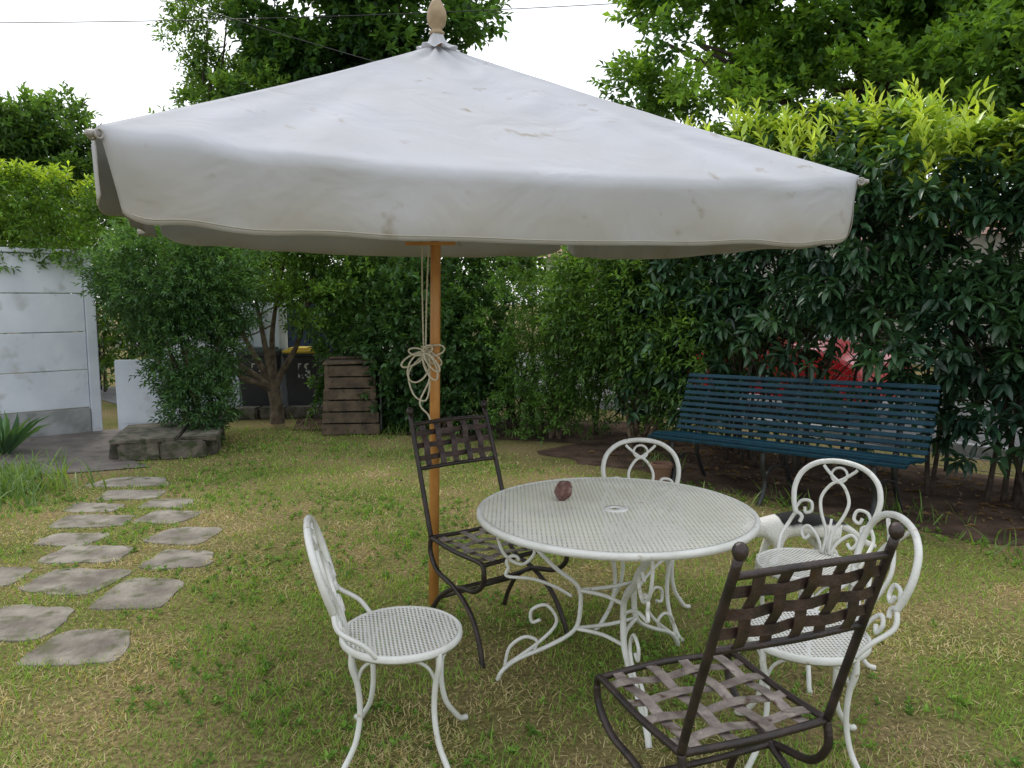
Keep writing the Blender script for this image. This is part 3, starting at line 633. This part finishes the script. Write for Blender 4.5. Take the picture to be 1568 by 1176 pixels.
# ---------------------------------------------------------------- vegetation
ML=leaf_mat('laurel_leaf',.34,.18,.5); MG=leaf_mat('shrub_leaf',.45,.3,.4); MT=leaf_mat('tree_leaf',.5,.4,.35)
def hedge(name,p0,p1,th,z0,z1,m,k,tl,ll,lw,c1,c2,mat,tpl=TS,spread=1.,droop=0.,young=None,zden=None,bump=.35,parent=None,stems=True,ztop=None,gap=.22,spires=0,smax=.6):
    root=empty(name) if parent is None else parent
    p0=np.array(p0,float);p1=np.array(p1,float);d=p1-p0;Lg=np.linalg.norm(d);d/=Lg;nn=np.array((-d[1],d[0]))
    s=R.uniform(0,Lg,m); face=R.random(m)
    def top_h(s):
        H=z1+ (vnoise(s*.9,1.,41)-.5)*.7*bump*2+(vnoise(s*3.1,1.,42)-.5)*.35*bump*2
        if ztop is not None: H=H+ztop(s/Lg)
        return H
    H=top_h(s)
    z=z0+(H-z0)*R.random(m)**.9
    w=np.where(face<.46,-1.,1.)*(1-abs(R.normal(0,.30,m)))
    top=face>.86; z[top]=H[top]-abs(R.normal(0,.12,top.sum())); w[top]=R.uniform(-1,1,top.sum())
    wd=th/2*(1+bump*2*(vnoise(s*1.7,z*1.7,51)-.5)+bump*1.2*(vnoise(s*4.5,z*4.5,52)-.5))
    wd*=np.clip((H-z)/.35,.35,1)**.5
    T=np.stack([p0[0]+d[0]*s+nn[0]*w*wd,p0[1]+d[1]*s+nn[1]*w*wd,z],1)
    A=np.stack([nn[0]*w,nn[1]*w,np.where(top,1.1,.25)],1)+R.normal(0,.4,(m,3))
    keep=np.ones(m,bool)
    if zden is not None: keep=R.random(m)<zden(s/Lg,z)
    keep&=(vnoise(s*3.1,z*3.1,61)*.6+vnoise(s*8,z*8,62)*.4)>gap*R.random(m)+.10+gap*.3
    T,A,s,z,H,w=T[keep],A[keep],s[keep],z[keep],H[keep],w[keep]; m=len(T)
    tone=vnoise(s*2.3,z*2.3,71)*.7+R.normal(0,.18,m)+.1
    C=pal(m,c1,c2,tone)
    if young is not None:
        yc,yz=young; yy=np.clip((z-(H-yz))/yz,0,1)*R.random(m)**.5>.42; C[yy]=pal(yy.sum(),yc[0],yc[1]); A[yy]=norm(A[yy])*.5+(0,0,1.1)
    P,D,Ln,Wd,CC=twigs(T,A,k,tl,ll,lw,spread,C,.22,droop)
    if spires:
        ss=R.uniform(0,Lg,spires); ss=ss[vnoise(ss*2.2,5.,91)*.7+R.random(len(ss))*.3>.38]; q=len(ss); ww=R.uniform(-1.,.8,q)*th*.45
        T2=np.stack([p0[0]+d[0]*ss+nn[0]*ww,p0[1]+d[1]*ss+nn[1]*ww,top_h(ss)-.20-.55*R.random(q)**1.3*(ww<0)+.22*(R.random(q)<.15)],1)
        A2=R.normal(0,.22,(q,3))+(0,0,1)-np.array([nn[0],nn[1],0])*.25
        e=twigs(T2,A2,14,.32,ll*.80,lw*.66,.75,pal(q,(.26,.40,.05),(.56,.68,.12)),.2,0)
        P,D,Ln,Wd,CC=[np.concatenate(x) for x in zip((P,D,Ln,Wd,CC),e)]
    build_leaves('leaves',P,D,Ln,Wd,CC,mat,tpl,parent=root,smooth=(tpl is TB))
    if stems:
        b=MB()
        for i in range(int(Lg*6)):
            s0=R.uniform(.3,Lg-.8); wv=R.uniform(-.25,.25)*th; q=p0+d*s0+nn*wv; hh=R.uniform(.4,smax)*z1; off=R.normal(0,.2,2)
            b.tube([(q[0],q[1],-.02),(q[0]+off[0]*.4,q[1]+off[1]*.4,hh*.45),(q[0]+off[0],q[1]+off[1],hh)],[.022,.016,.006],n=6,res=4)
            for _ in range(3):
                f=R.uniform(.25,.8); e=R.normal(0,.3,2); z_=hh*f
                b.tube([(q[0]+off[0]*f,q[1]+off[1]*f,z_),(q[0]+off[0]*f+e[0]*.5,q[1]+off[1]*f+e[1]*.5,z_+.25),(q[0]+off[0]*f+e[0],q[1]+off[1]*f+e[1],z_+.5)],[.009,.007,.003],n=5,res=3)
        obj('stems',b.mesh('stems',M_barkd),root)
    return root
a=H0-HD*3.1; b_=H0+HD*3.2
def zd(t,z):
    lo=np.where(t>.43,.30,np.where(t>.2,.78,.45))
    return np.clip((z-lo)/.65,.16,1)
hedge('laurel_hedge',a,b_,1.15,.3,2.58,8200,9,.12,.145,.046,(.014,.042,.028),(.060,.135,.050),ML,tpl=TB,spread=1.15,droop=.35,young=(((.14,.27,.03),(.38,.50,.08)),.75),zden=zd,bump=.42,ztop=lambda t:.85*np.clip(t,0,.6),spires=760,gap=.34)
hedge('mixed_hedge',(-2.3,9.75),(-.2,9.25),.9,.05,2.35,3200,8,.10,.09,.045,(.03,.075,.024),(.09,.19,.045),MG,spread=1.1,droop=.1,bump=.5,gap=.35)
hedge('privet_hedge',(-.5,9.2),(1.75,8.35),.95,.02,2.4,5200,9,.12,.058,.024,(.045,.105,.026),(.14,.28,.055),MG,spread=1.0,bump=.6,gap=.45)
hedge('boundary_hedge',(-7.5,12.8),(-1.8,12.9),1.2,.1,2.7,2000,8,.2,.15,.07,(.025,.06,.02),(.08,.16,.03),MG,bump=.5)
wd_=norm(np.array((-.74,-.65)));wn=np.array((-wd_[1],wd_[0])); wn=wn if wn[1]>0 else -wn
q0=np.array((-4.70,9.2))+wn*.35; q1=q0+wd_*6.0
hedge('ivy_hedge',q0,q1,.9,1.9,2.78,4600,8,.14,.09,.030,(.04,.09,.02),(.15,.28,.045),MG,young=(((.22,.34,.04),(.38,.52,.08)),.35),droop=.1,bump=.3,stems=False)
def bush(name,blobs,ntw,k,tl,ll,lw,c1,c2,mat,base,r0=.03,nst=8,droop=0.,tpl=TS):
    root=empty(name); T=[];A=[];C=[]
    for c,r in blobs:
        m=int(ntw*(r[0]*r[2])/sum(q[0]*q[2] for _,q in blobs)); d=sph(m); az=np.arctan2(d[:,1],d[:,0])
        rr=(1-abs(R.normal(0,.22,m)))*(1+.5*(vnoise(az*2.2+c[0],d[:,2]*3,81)-.5)+.4*(vnoise(az*6,d[:,2]*8,82)-.5))
        T.append(np.array(c)+d*rr[:,None]*np.array(r)); A.append(norm(d+R.normal(0,.4,(m,3))+(0,0,.35)))
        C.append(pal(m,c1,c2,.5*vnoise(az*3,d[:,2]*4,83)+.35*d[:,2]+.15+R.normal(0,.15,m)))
    T=np.concatenate(T);A=np.concatenate(A);C=np.concatenate(C); ok=T[:,2]>.05; T,A,C=T[ok],A[ok],C[ok]
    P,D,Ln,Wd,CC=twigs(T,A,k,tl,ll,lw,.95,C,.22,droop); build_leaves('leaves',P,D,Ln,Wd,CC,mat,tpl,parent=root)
    b=MB(); base=np.array(base,float)
    for i in range(nst):
        c,r=blobs[i%len(blobs)]; e=np.array(c)+sph(1)[0]*np.array(r)*.6
        b.tube([base+R.normal(0,.05,3)*(1,1,0),(base+e)/2+R.normal(0,.06,3),e],[r0,r0*.6,r0*.15],n=6,res=4)
    obj('stems',b.mesh('stems',M_bark),root); return root
bush('viburnum_bush',[((-3.62,8.25,1.80),(.66,.6,.66)),((-3.42,8.2,1.1),(.46,.42,.7)),((-4.0,8.3,1.75),(.42,.4,.42)),((-3.2,8.35,1.7),(.48,.5,.6)),((-3.32,8.1,.5),(.33,.3,.42))],3900,9,.15,.065,.022,(.034,.088,.036),(.125,.25,.08),MG,(-3.35,8.25,.0))
rt=empty('small_fruit_tree'); tb=MB(); bs=np.array((-2.95,9.55,0.))
tb.tube([bs-(0,0,.05),bs+(.0,0,.2),bs+(-.03,0,.42)],[.10,.075,.08],n=10)
f0=bs+(-.03,0,.40)
tips=[(-3.95,9.3,1.35),(-3.7,9.6,1.9),(-3.2,9.4,2.1),(-2.8,9.7,2.2),(-2.4,9.4,1.9),(-3.5,9.2,1.0)]
for t in tips:
    t=np.array(t); m=(f0+t)/2+np.array((R.normal(0,.06),0,-.08)); tb.tube([f0,f0*.7+m*.3+(0,0,.03),m,t],[.055,.045,.03,.010],n=8)
    for _ in range(5):
        s0=m+(t-m)*R.uniform(0,1); e=s0+R.normal(0,.3,3)+(0,0,.2); tb.tube([s0,(s0+e)/2+R.normal(0,.04,3),e],[.012,.008,.003],n=5,res=3)
obj('trunk',tb.mesh('trunk',M_bark),rt)
crown('leaves',[((-3.2,9.4,2.0),(.95,.7,.45)),((-2.4,9.3,1.9),(.75,.6,.5)),((-3.7,9.3,1.6),(.4,.4,.35)),((-2.3,9.2,1.5),(.45,.4,.3))],66,.26,40,7,.12,.068,.030,(.06,.13,.028),(.19,.34,.06),MG,parent=rt)
bush('euonymus_bush',[((-1.15,8.95,1.0),(.55,.35,.95)),((-.5,8.85,.9),(.45,.35,.8))],1500,8,.12,.09,.048,(.025,.065,.024),(.08,.17,.05),MG,(-.9,8.95,0.),tpl=TB)
bush('spirea_bush',[((.35,8.5,.85),(.4,.3,.75)),((.75,8.3,1.1),(.35,.3,.8))],1800,9,.16,.048,.015,(.05,.12,.026),(.16,.30,.06),MG,(.5,8.45,0.))
bush('forsythia_bush',[((1.35,7.7,1.45),(.45,.35,.85)),((.95,8.0,1.6),(.5,.4,.8)),((1.75,7.3,1.0),(.4,.3,.6))],2000,8,.2,.085,.03,(.05,.115,.03),(.17,.31,.06),MG,(1.3,7.8,0.),droop=.1)
n=900; cx=R.choice([-4.35,-4.1,-3.85,-4.6],n); cy=np.where(cx<-4.2,6.3,6.0)+R.normal(0,.25,n); cx=cx+R.normal(0,.18,n)
P=np.stack([cx,cy,np.zeros(n)],1); D=norm(np.stack([R.normal(0,.6,n),R.normal(0,.6,n),np.ones(n)],1))
TI=(np.array([(0,-.5,0),(0,.5,0),(.4,.6,-.0),(.4,-.6,-.0),(.75,.4,-.06),(.75,-.4,-.06),(1,0,-.2)]),[(0,1,2,3),(3,2,4,5),(5,4,6)])
build_leaves('grass_clumps',P,D,R.uniform(.08,.30,n),R.uniform(.006,.014,n),pal(n,(.07,.14,.04),(.20,.30,.09)),MG,TI)
n=46; an=R.uniform(0,6.28,n); tl_=R.uniform(.25,1.15,n); D=norm(np.stack([np.cos(an)*tl_,np.sin(an)*tl_,np.ones(n)],1)); P=np.stack([-5.08+.04*np.cos(an),7.55+.04*np.sin(an),np.full(n,.02)],1)
build_leaves('agave_plant',P,D,R.uniform(.35,.62,n),R.uniform(.035,.055,n),pal(n,(.05,.12,.06),(.14,.26,.12)),MG,TI)
n=2600; t=R.uniform(0,1,n); px=np.where(t<.5,-2.6+t*7.6,1.2+(t-.5)*6.); py=np.where(t<.5,8.75-.16*px,0)
sel=t>=.5; s_=(t[sel]-.5)*2*5.5-2.6; q=H0[None]+HD[None]*s_[:,None]-HN[None]*(1.15+R.normal(0,.15,sel.sum()))[:,None]; px[sel]=q[:,0];py[sel]=q[:,1]
px+=R.normal(0,.14,n);py+=R.normal(0,.14,n); kk=vnoise(px*2,py*2,77)>.42; px,py=px[kk],py[kk]; n=len(px)
build_leaves('border_grasses',np.stack([px,py,np.zeros(n)],1),norm(np.stack([R.normal(0,.5,n),R.normal(0,.5,n),np.ones(n)],1)),R.uniform(.05,.22,n),R.uniform(.005,.010,n),pal(n,(.06,.13,.025),(.17,.27,.06)),MG,TI)
n=900; s_=R.uniform(-3.2,4.2,n); w_=R.uniform(-.95,.6,n); q=H0[None]+HD[None]*s_[:,None]+HN[None]*w_[:,None]
build_leaves('leaf_litter',np.stack([q[:,0],q[:,1],np.full(n,.012)],1),norm(np.stack([R.normal(0,1,n),R.normal(0,1,n),R.normal(0,.12,n)],1)),R.uniform(.04,.10,n),R.uniform(.02,.035,n),pal(n,(.09,.055,.03),(.24,.16,.08)),MG,TS)
def tree(name,base,top,r0,blobs,nclump,crad,ntw,k,tl,ll,lw,c1,c2,fill=.5):
    r=empty(name); limb_tree('trunk',base,top,r0,[b[0] for b in blobs],M_barkd,r,12)
    crown('crown',blobs,nclump,crad,ntw,k,tl,ll,lw,c1,c2,MT,parent=r,fill=fill)
tree('maple_tree',(-3.6,17,0),(-3.4,17,5.5),.22,[((-4.4,17,7.3),(1.6,1.5,1.6)),((-2.0,16.5,7.5),(1.5,1.4,1.4)),((-3.2,17,9.),(2.4,1.6,1.5)),((-3.3,17,5.8),(2.4,1.6,1.2))],125,.52,42,7,.25,.19,.12,(.024,.066,.024),(.095,.20,.045))
tree('poplar_tree',(-6.6,17,0),(-6.5,17,5.0),.12,[((-6.3,17,7.2),(.8,.8,1.3)),((-6.6,17,5.4),(1.1,.9,1.2)),((-5.5,16,5.2),(1.0,.9,.9))],60,.34,34,7,.2,.13,.06,(.05,.11,.03),(.17,.30,.07))
tree('ash_tree',(-13,21,0),(-12.8,21,4.5),.2,[((-12.6,21,5.7),(1.9,1.6,1.3)),((-14.2,21,5.3),(1.8,1.5,1.1)),((-11.0,21,4.8),(1.4,1.2,1.1)),((-13,21,4.),(2.6,1.6,.9))],120,.46,34,7,.3,.2,.09,(.03,.075,.03),(.11,.21,.05),fill=.5)
tree('lime_tree',(6.4,13.5,0),(6.6,13.5,5.0),.28,[((3.2,13.6,5.9),(1.3,1.5,1.9)),((5.5,13.5,7.),(2.2,1.8,2.2)),((8.0,13,6.8),(2.4,2,2.6)),((6.5,12.6,5.0),(2.8,1.5,1.6)),((3.8,13.5,8.0),(1.9,1.6,1.3))],245,.46,42,7,.22,.15,.095,(.045,.11,.028),(.22,.39,.06))
tree('walnut_tree',(9.5,12,0),(8.4,12,5.5),.3,[((9.5,12,6.6),(2.6,2,2.4)),((7.6,11.5,5.0),(1.8,1.4,1.3)),((10,11,4.6),(2,1.5,1.4))],110,.48,38,7,.22,.15,.085,(.045,.11,.028),(.19,.34,.055))
bl=[]
for i in range(30):
    an=math.radians(150-i*4.2); dd=R.uniform(30,38); bl.append(((dd*math.cos(an),dd*math.sin(an),R.uniform(1.5,2.6)),(3.6,2.,R.uniform(1.8,2.6))))
crown('distant_trees',bl,220,1.0,34,6,.5,.45,.25,(.035,.075,.03),(.09,.17,.05),MT,zmin=-.5)
# ---------------------------------------------------------------- fence behind hedge (chain-link)
def fence():
    r=empty('chain_link_fence')
    P=[H0+HD*5+HN*.8,H0-HD*3.6+HN*.8,np.array((-1.9,10.4))]
    pb=MB(); wm=MB()
    for i in range(2):
        L_=np.linalg.norm(P[i+1]-P[i]); dd=(P[i+1]-P[i])/L_
        for k in range(int(L_/1.8)+1):
            q=P[i]+dd*k*1.8; pb.tube([(q[0],q[1],0),(q[0],q[1],1.55)],.02,n=8,spline=False)
        for z in(.05,.8,1.5): pb.tube([(P[i][0],P[i][1],z),(P[i+1][0],P[i+1][1],z)],.003,n=5,spline=False)
        st=.085; h=1.45
        for k in range(-int(h/st)-1,int(L_/st)+1):
            for sg in(1,-1):
                a0=k*st if sg==1 else k*st+h
                l0,l1=a0,a0+sg*h
                ta=(0-l0)/(l1-l0);tb_=(L_-l0)/(l1-l0);t0=max(0.,min(ta,tb_));t1=min(1.,max(ta,tb_))
                if t1-t0<.01: continue
                pa=P[i]+dd*(l0+(l1-l0)*t0);pb_=P[i]+dd*(l0+(l1-l0)*t1)
                wm.tube([(pa[0],pa[1],.04+h*t0),(pb_[0],pb_[1],.04+h*t1)],.0016,n=3,spline=False)
    obj('mesh',wm.mesh('wire_mesh',noise_mat('galvanised_wire',(.22,.25,.22),(.3,.33,.3),rough=.5),False),r)
    obj('posts',pb.mesh('posts',noise_mat('post_green',(.04,.07,.05),(.06,.09,.07))),r)
fence()
# ---------------------------------------------------------------- red car
def car():
    ang=math.atan2(HD[1],HD[0]); r=empty('parked_car',(3.35,10.9,0),ang)
    Mr=noise_mat('red_car_paint',(.36,.010,.015),(.40,.013,.018),rough=.25); Mg=noise_mat('car_glass',(.02,.025,.03),(.03,.035,.04),rough=.08); Mt_=noise_mat('tyre',(.02,.02,.02),(.03,.03,.03),rough=.8)
    prof=[(-1.95,.35),(-1.98,.62),(-1.92,.86),(-1.75,.98),(-1.45,1.36),(-1.1,1.47),(-.2,1.50),(.35,1.42),(.95,1.0),(1.55,.90),(1.88,.75),(1.97,.5),(1.93,.32)]
    b=MB(); rings=[(-.84,.93),(-.80,1.),(0,1.02),(.80,1.),(.84,.93)]
    vs=[]
    for w,s_ in rings:
        for x,z in prof:
            inset=.16*max(0,(z-.95)/.55); vs.append((x*(1 if s_>=1 else .985),w*(1-inset) ,.3+(z-.3)*(s_ if z>.5 else 1)))
    m=len(prof); fs=[(i*m+k,(i+1)*m+k,(i+1)*m+k+1,i*m+k+1) for i in range(4) for k in range(m-1)]
    fs+=[tuple(range(m)),tuple(4*m+k for k in range(m-1,-1,-1))]
    b.add(vs,fs); autosm(obj('body',b.mesh('car_body',Mr),r))
    g=MB()
    for s_ in(-1,1):
        for q in([(-1.35,1.0),(-1.2,1.34),(-.35,1.40),(-.35,1.0)],[(-.27,1.0),(-.27,1.40),(.25,1.34),(.78,1.0)]):
            g.add([(x,s_*(.845*(1-.16*max(0,(z-.95)/.55))+.006),z) for x,z in q],[(0,1,2,3)])
    g.add([(.99,-.68,1.03),(.99,.68,1.03),(.42,.66,1.41),(.42,-.66,1.41)],[(0,1,2,3)]); g.add([(-1.74,-.68,1.02),(-1.74,.68,1.02),(-1.47,.66,1.36),(-1.47,-.66,1.36)],[(0,1,2,3)])
    obj('windows',g.mesh('car_windows',Mg,False),r)
    t=MB()
    for x in(-1.25,1.28):
        for s_ in(-1,1): t.tube([(x,s_*.66,.31),(x,s_*.86,.31)],.31,n=24,spline=False)
    obj('wheels',t.mesh('car_wheels',Mt_,False),r)
car()
hb=empty('rendered_house'); w=MB(); Mh=noise_mat('pale_render',(.40,.39,.36),(.50,.48,.45),scale=2,rough=.9); hc=H0+HN*13+HD*-9
axh=[(HD[0],HD[1],0),(-HD[1],HD[0],0),(0,0,1)]
w.box((hc[0],hc[1],1.5),(16,.3,3.0),ax=axh,bev=.01); obj('walls',w.mesh('house_walls',Mh,False),hb)
w=MB(); 
for k in range(5):
    c=hc+HD*(-6.5+k*3.2)-HN*.17; w.box((c[0],c[1],1.5),(1.1,.06,1.3),ax=axh,bev=.01)
obj('windows',w.mesh('house_windows',M_black,False),hb)
w=MB(); c=hc; w.add([(c[0]+HD[0]*s1*8.3+HN[0]*q,c[1]+HD[1]*s1*8.3+HN[1]*q,z) for s1 in(-1,1) for q,z in((-.4,2.98),(2.,3.9),(4.5,2.98))],[(0,3,4,1),(1,4,5,2)]); obj('roof',w.mesh('house_roof',noise_mat('roof_tile',(.16,.07,.045),(.22,.10,.06)),False),hb)
wb=MB()
for (p,q,sag) in(((-14,13,8.0),(14,17,11.5),.5),((-14,13,7.2),(14,15,9.6),.5),((-16,14,6.4),(14,15,8.0),.5),((-16,20,11.8),(0,13,4.8),.3),((-14,13,8.8),(14,17,12.6),.4)):
    p=np.array(p,float);q=np.array(q,float); wb.tube([p+(q-p)*t-np.array((0,0,sag*4*t*(1-t))) for t in np.linspace(0,1,12)],.008,n=5,res=3)
obj('overhead_cables',wb.mesh('overhead_cables',M_black))
# ---------------------------------------------------------------- cat
def cat():
    m,nt,b=newmat('cat_fur');N=nt.nodes;L=nt.links
    tc=N.new('ShaderNodeTexCoord');n=N.new('ShaderNodeTexNoise');n.inputs['Scale'].default_value=6;n.inputs['Detail'].default_value=3;L.new(tc.outputs['Object'],n.inputs['Vector'])
    sp=N.new('ShaderNodeSeparateXYZ');L.new(tc.outputs['Object'],sp.inputs[0])
    a=N.new('ShaderNodeMath');a.operation='MULTIPLY_ADD';L.new(n.outputs['Fac'],a.inputs[0]);a.inputs[1].default_value=.10;L.new(sp.outputs[2],a.inputs[2])
    r=N.new('ShaderNodeValToRGB');r.color_ramp.elements[0].position=.243;r.color_ramp.elements[1].position=.258;r.color_ramp.elements[0].color=(.74,.72,.69,1);r.color_ramp.elements[1].color=(.014,.013,.013,1)
    # black saddle only over the back: fade it out towards chest/head
    cut=N.new('ShaderNodeMapRange');cut.inputs['From Min'].default_value=.10;cut.inputs['From Max'].default_value=.17;cut.inputs['To Min'].default_value=0;cut.inputs['To Max'].default_value=.12;L.new(sp.outputs[0],cut.inputs['Value'])
    sb_=N.new('ShaderNodeMath');sb_.operation='SUBTRACT';L.new(a.outputs[0],sb_.inputs[0]);L.new(cut.outputs[0],sb_.inputs[1])
    L.new(sb_.outputs[0],r.inputs['Fac']);L.new(r.outputs['Color'],b.inputs['Base Color']);b.inputs['Roughness'].default_value=.95
    f=N.new('ShaderNodeTexNoise');f.inputs['Scale'].default_value=160;L.new(tc.outputs['Object'],f.inputs['Vector']);bp=N.new('ShaderNodeBump');bp.inputs['Strength'].default_value=.7;bp.inputs['Distance'].default_value=.01;L.new(f.outputs['Fac'],bp.inputs['Height']);L.new(bp.outputs['Normal'],b.inputs['Normal'])
    root=empty('cat',(1.70,4.42,0),math.radians(180)); root.scale=(1.15,1.15,1.15)
    V=[(-.14,0,.20),(-.04,0,.205),(.07,0,.20),(.15,0,.195),(.21,0,.185),(.255,0,.165),(.295,0,.148),
       (-.15,.05,.15),(-.11,.055,.11),(-.17,.055,.06),(-.15,.055,.012),(-.12,.055,.010),
       (-.15,-.05,.15),(-.07,-.055,.11),(-.12,-.055,.06),(-.09,-.055,.012),(-.06,-.055,.010),
       (.13,.045,.13),(.12,.045,.07),(.14,.045,.012),(.165,.045,.010),
       (.13,-.045,.13),(.16,-.045,.07),(.18,-.045,.012),(.205,-.045,.010),
       (-.20,0,.20),(-.27,0,.16),(-.34,0,.10),(-.40,0,.08)]
    E=[(0,1),(1,2),(2,3),(3,4),(4,5),(5,6),(0,7),(7,8),(8,9),(9,10),(10,11),(0,12),(12,13),(13,14),(14,15),(15,16),(3,17),(17,18),(18,19),(19,20),(3,21),(21,22),(22,23),(23,24),(0,25),(25,26),(26,27),(27,28)]
    Rr=[.070,.074,.070,.066,.048,.048,.026,.046,.030,.018,.017,.015,.046,.030,.018,.017,.015,.034,.020,.017,.016,.034,.020,.017,.016,.024,.02,.019,.014]
    me=bpy.data.meshes.new('cat_body');me.from_pydata(V,E,[]);me.materials.append(m);o=obj('body',me,root)
    sk=o.modifiers.new('skin','SKIN');ss=o.modifiers.new('s','SUBSURF');ss.levels=2;ss.render_levels=2
    if not me.skin_vertices:
        bm=bmesh.new();bm.from_mesh(me);bm.verts.layers.skin.verify();bm.to_mesh(me);bm.free()
    for i,rr in enumerate(Rr): me.skin_vertices[0].data[i].radius=(rr,rr)
    me.skin_vertices[0].data[0].use_root=True; sk.use_smooth_shade=True
    e=MB()
    for k in(-1,1):
        e.add([(.245,k*.018,.200),(.262,k*.040,.188),(.258,k*.036,.235),(.238,k*.036,.196)],[(0,1,2),(1,3,2),(3,0,2)])
    obj('ears',e.mesh('cat_ears',m,False),root)
    y=MB()
    for k in(-1,1): y.sphere((.293,k*.020,.165),.006)
    y.sphere((.318,0,.150),.005); obj('eyes_nose',y.mesh('cat_eyes',M_black),root)
cat()
fp=MB(); n=24; pr=[(.0,.0),(.075,.0),(.10,.17),(.115,.17),(.115,.20),(.10,.20),(.095,.17),(0,.17)]
fp.add([(r_*math.cos(2*math.pi*k/n)*.85,r_*math.sin(2*math.pi*k/n)*.85,z*.9) for r_,z in pr for k in range(n)],[(i*n+k,i*n+(k+1)%n,(i+1)*n+(k+1)%n,(i+1)*n+k) for i in range(len(pr)-1) for k in range(n)])
obj('flower_pot',fp.mesh('flower_pot',noise_mat('terracotta',(.16,.085,.055),(.22,.13,.085)),False),loc=(1.26,6.35,0))
# ---------------------------------------------------------------- light & camera
w=bpy.data.worlds.new('World');sc.world=w;w.use_nodes=True;N=w.node_tree.nodes;L=w.node_tree.links
el,az=math.radians(52),math.radians(-25)
sky=N.new('ShaderNodeTexSky');sky.sky_type='NISHITA';sky.sun_disc=False;sky.sun_elevation=el;sky.sun_rotation=az;sky.air_density=1;sky.dust_density=3
b1=N['Background'];L.new(sky.outputs[0],b1.inputs['Color']);b1.inputs['Strength'].default_value=.14
b2=N.new('ShaderNodeBackground');b2.inputs['Color'].default_value=(.95,.98,1,1);b2.inputs['Strength'].default_value=1.75
mx=N.new('ShaderNodeMixShader');mx.inputs[0].default_value=.72;L.new(b1.outputs[0],mx.inputs[1]);L.new(b2.outputs[0],mx.inputs[2]);L.new(mx.outputs[0],N['World Output'].inputs['Surface'])
sd=bpy.data.lights.new('sun','SUN');sd.energy=1.5;sd.angle=math.radians(12);sd.color=(1,.95,.87);so=bpy.data.objects.new('sun',sd);sc.collection.objects.link(so)
dv=Vector((math.sin(az)*math.cos(el),math.cos(az)*math.cos(el),math.sin(el)));so.rotation_euler=dv.to_track_quat('Z','Y').to_euler();so.location=(0,0,20)
cd=bpy.data.cameras.new('camera');cd.lens=27.02;cd.sensor_width=36;cd.clip_end=600;cd.clip_start=.05
co=bpy.data.objects.new('camera',cd);sc.collection.objects.link(co);co.location=(0,0,1.55);co.rotation_euler=(math.radians(90-6.3),0,0);sc.camera=co
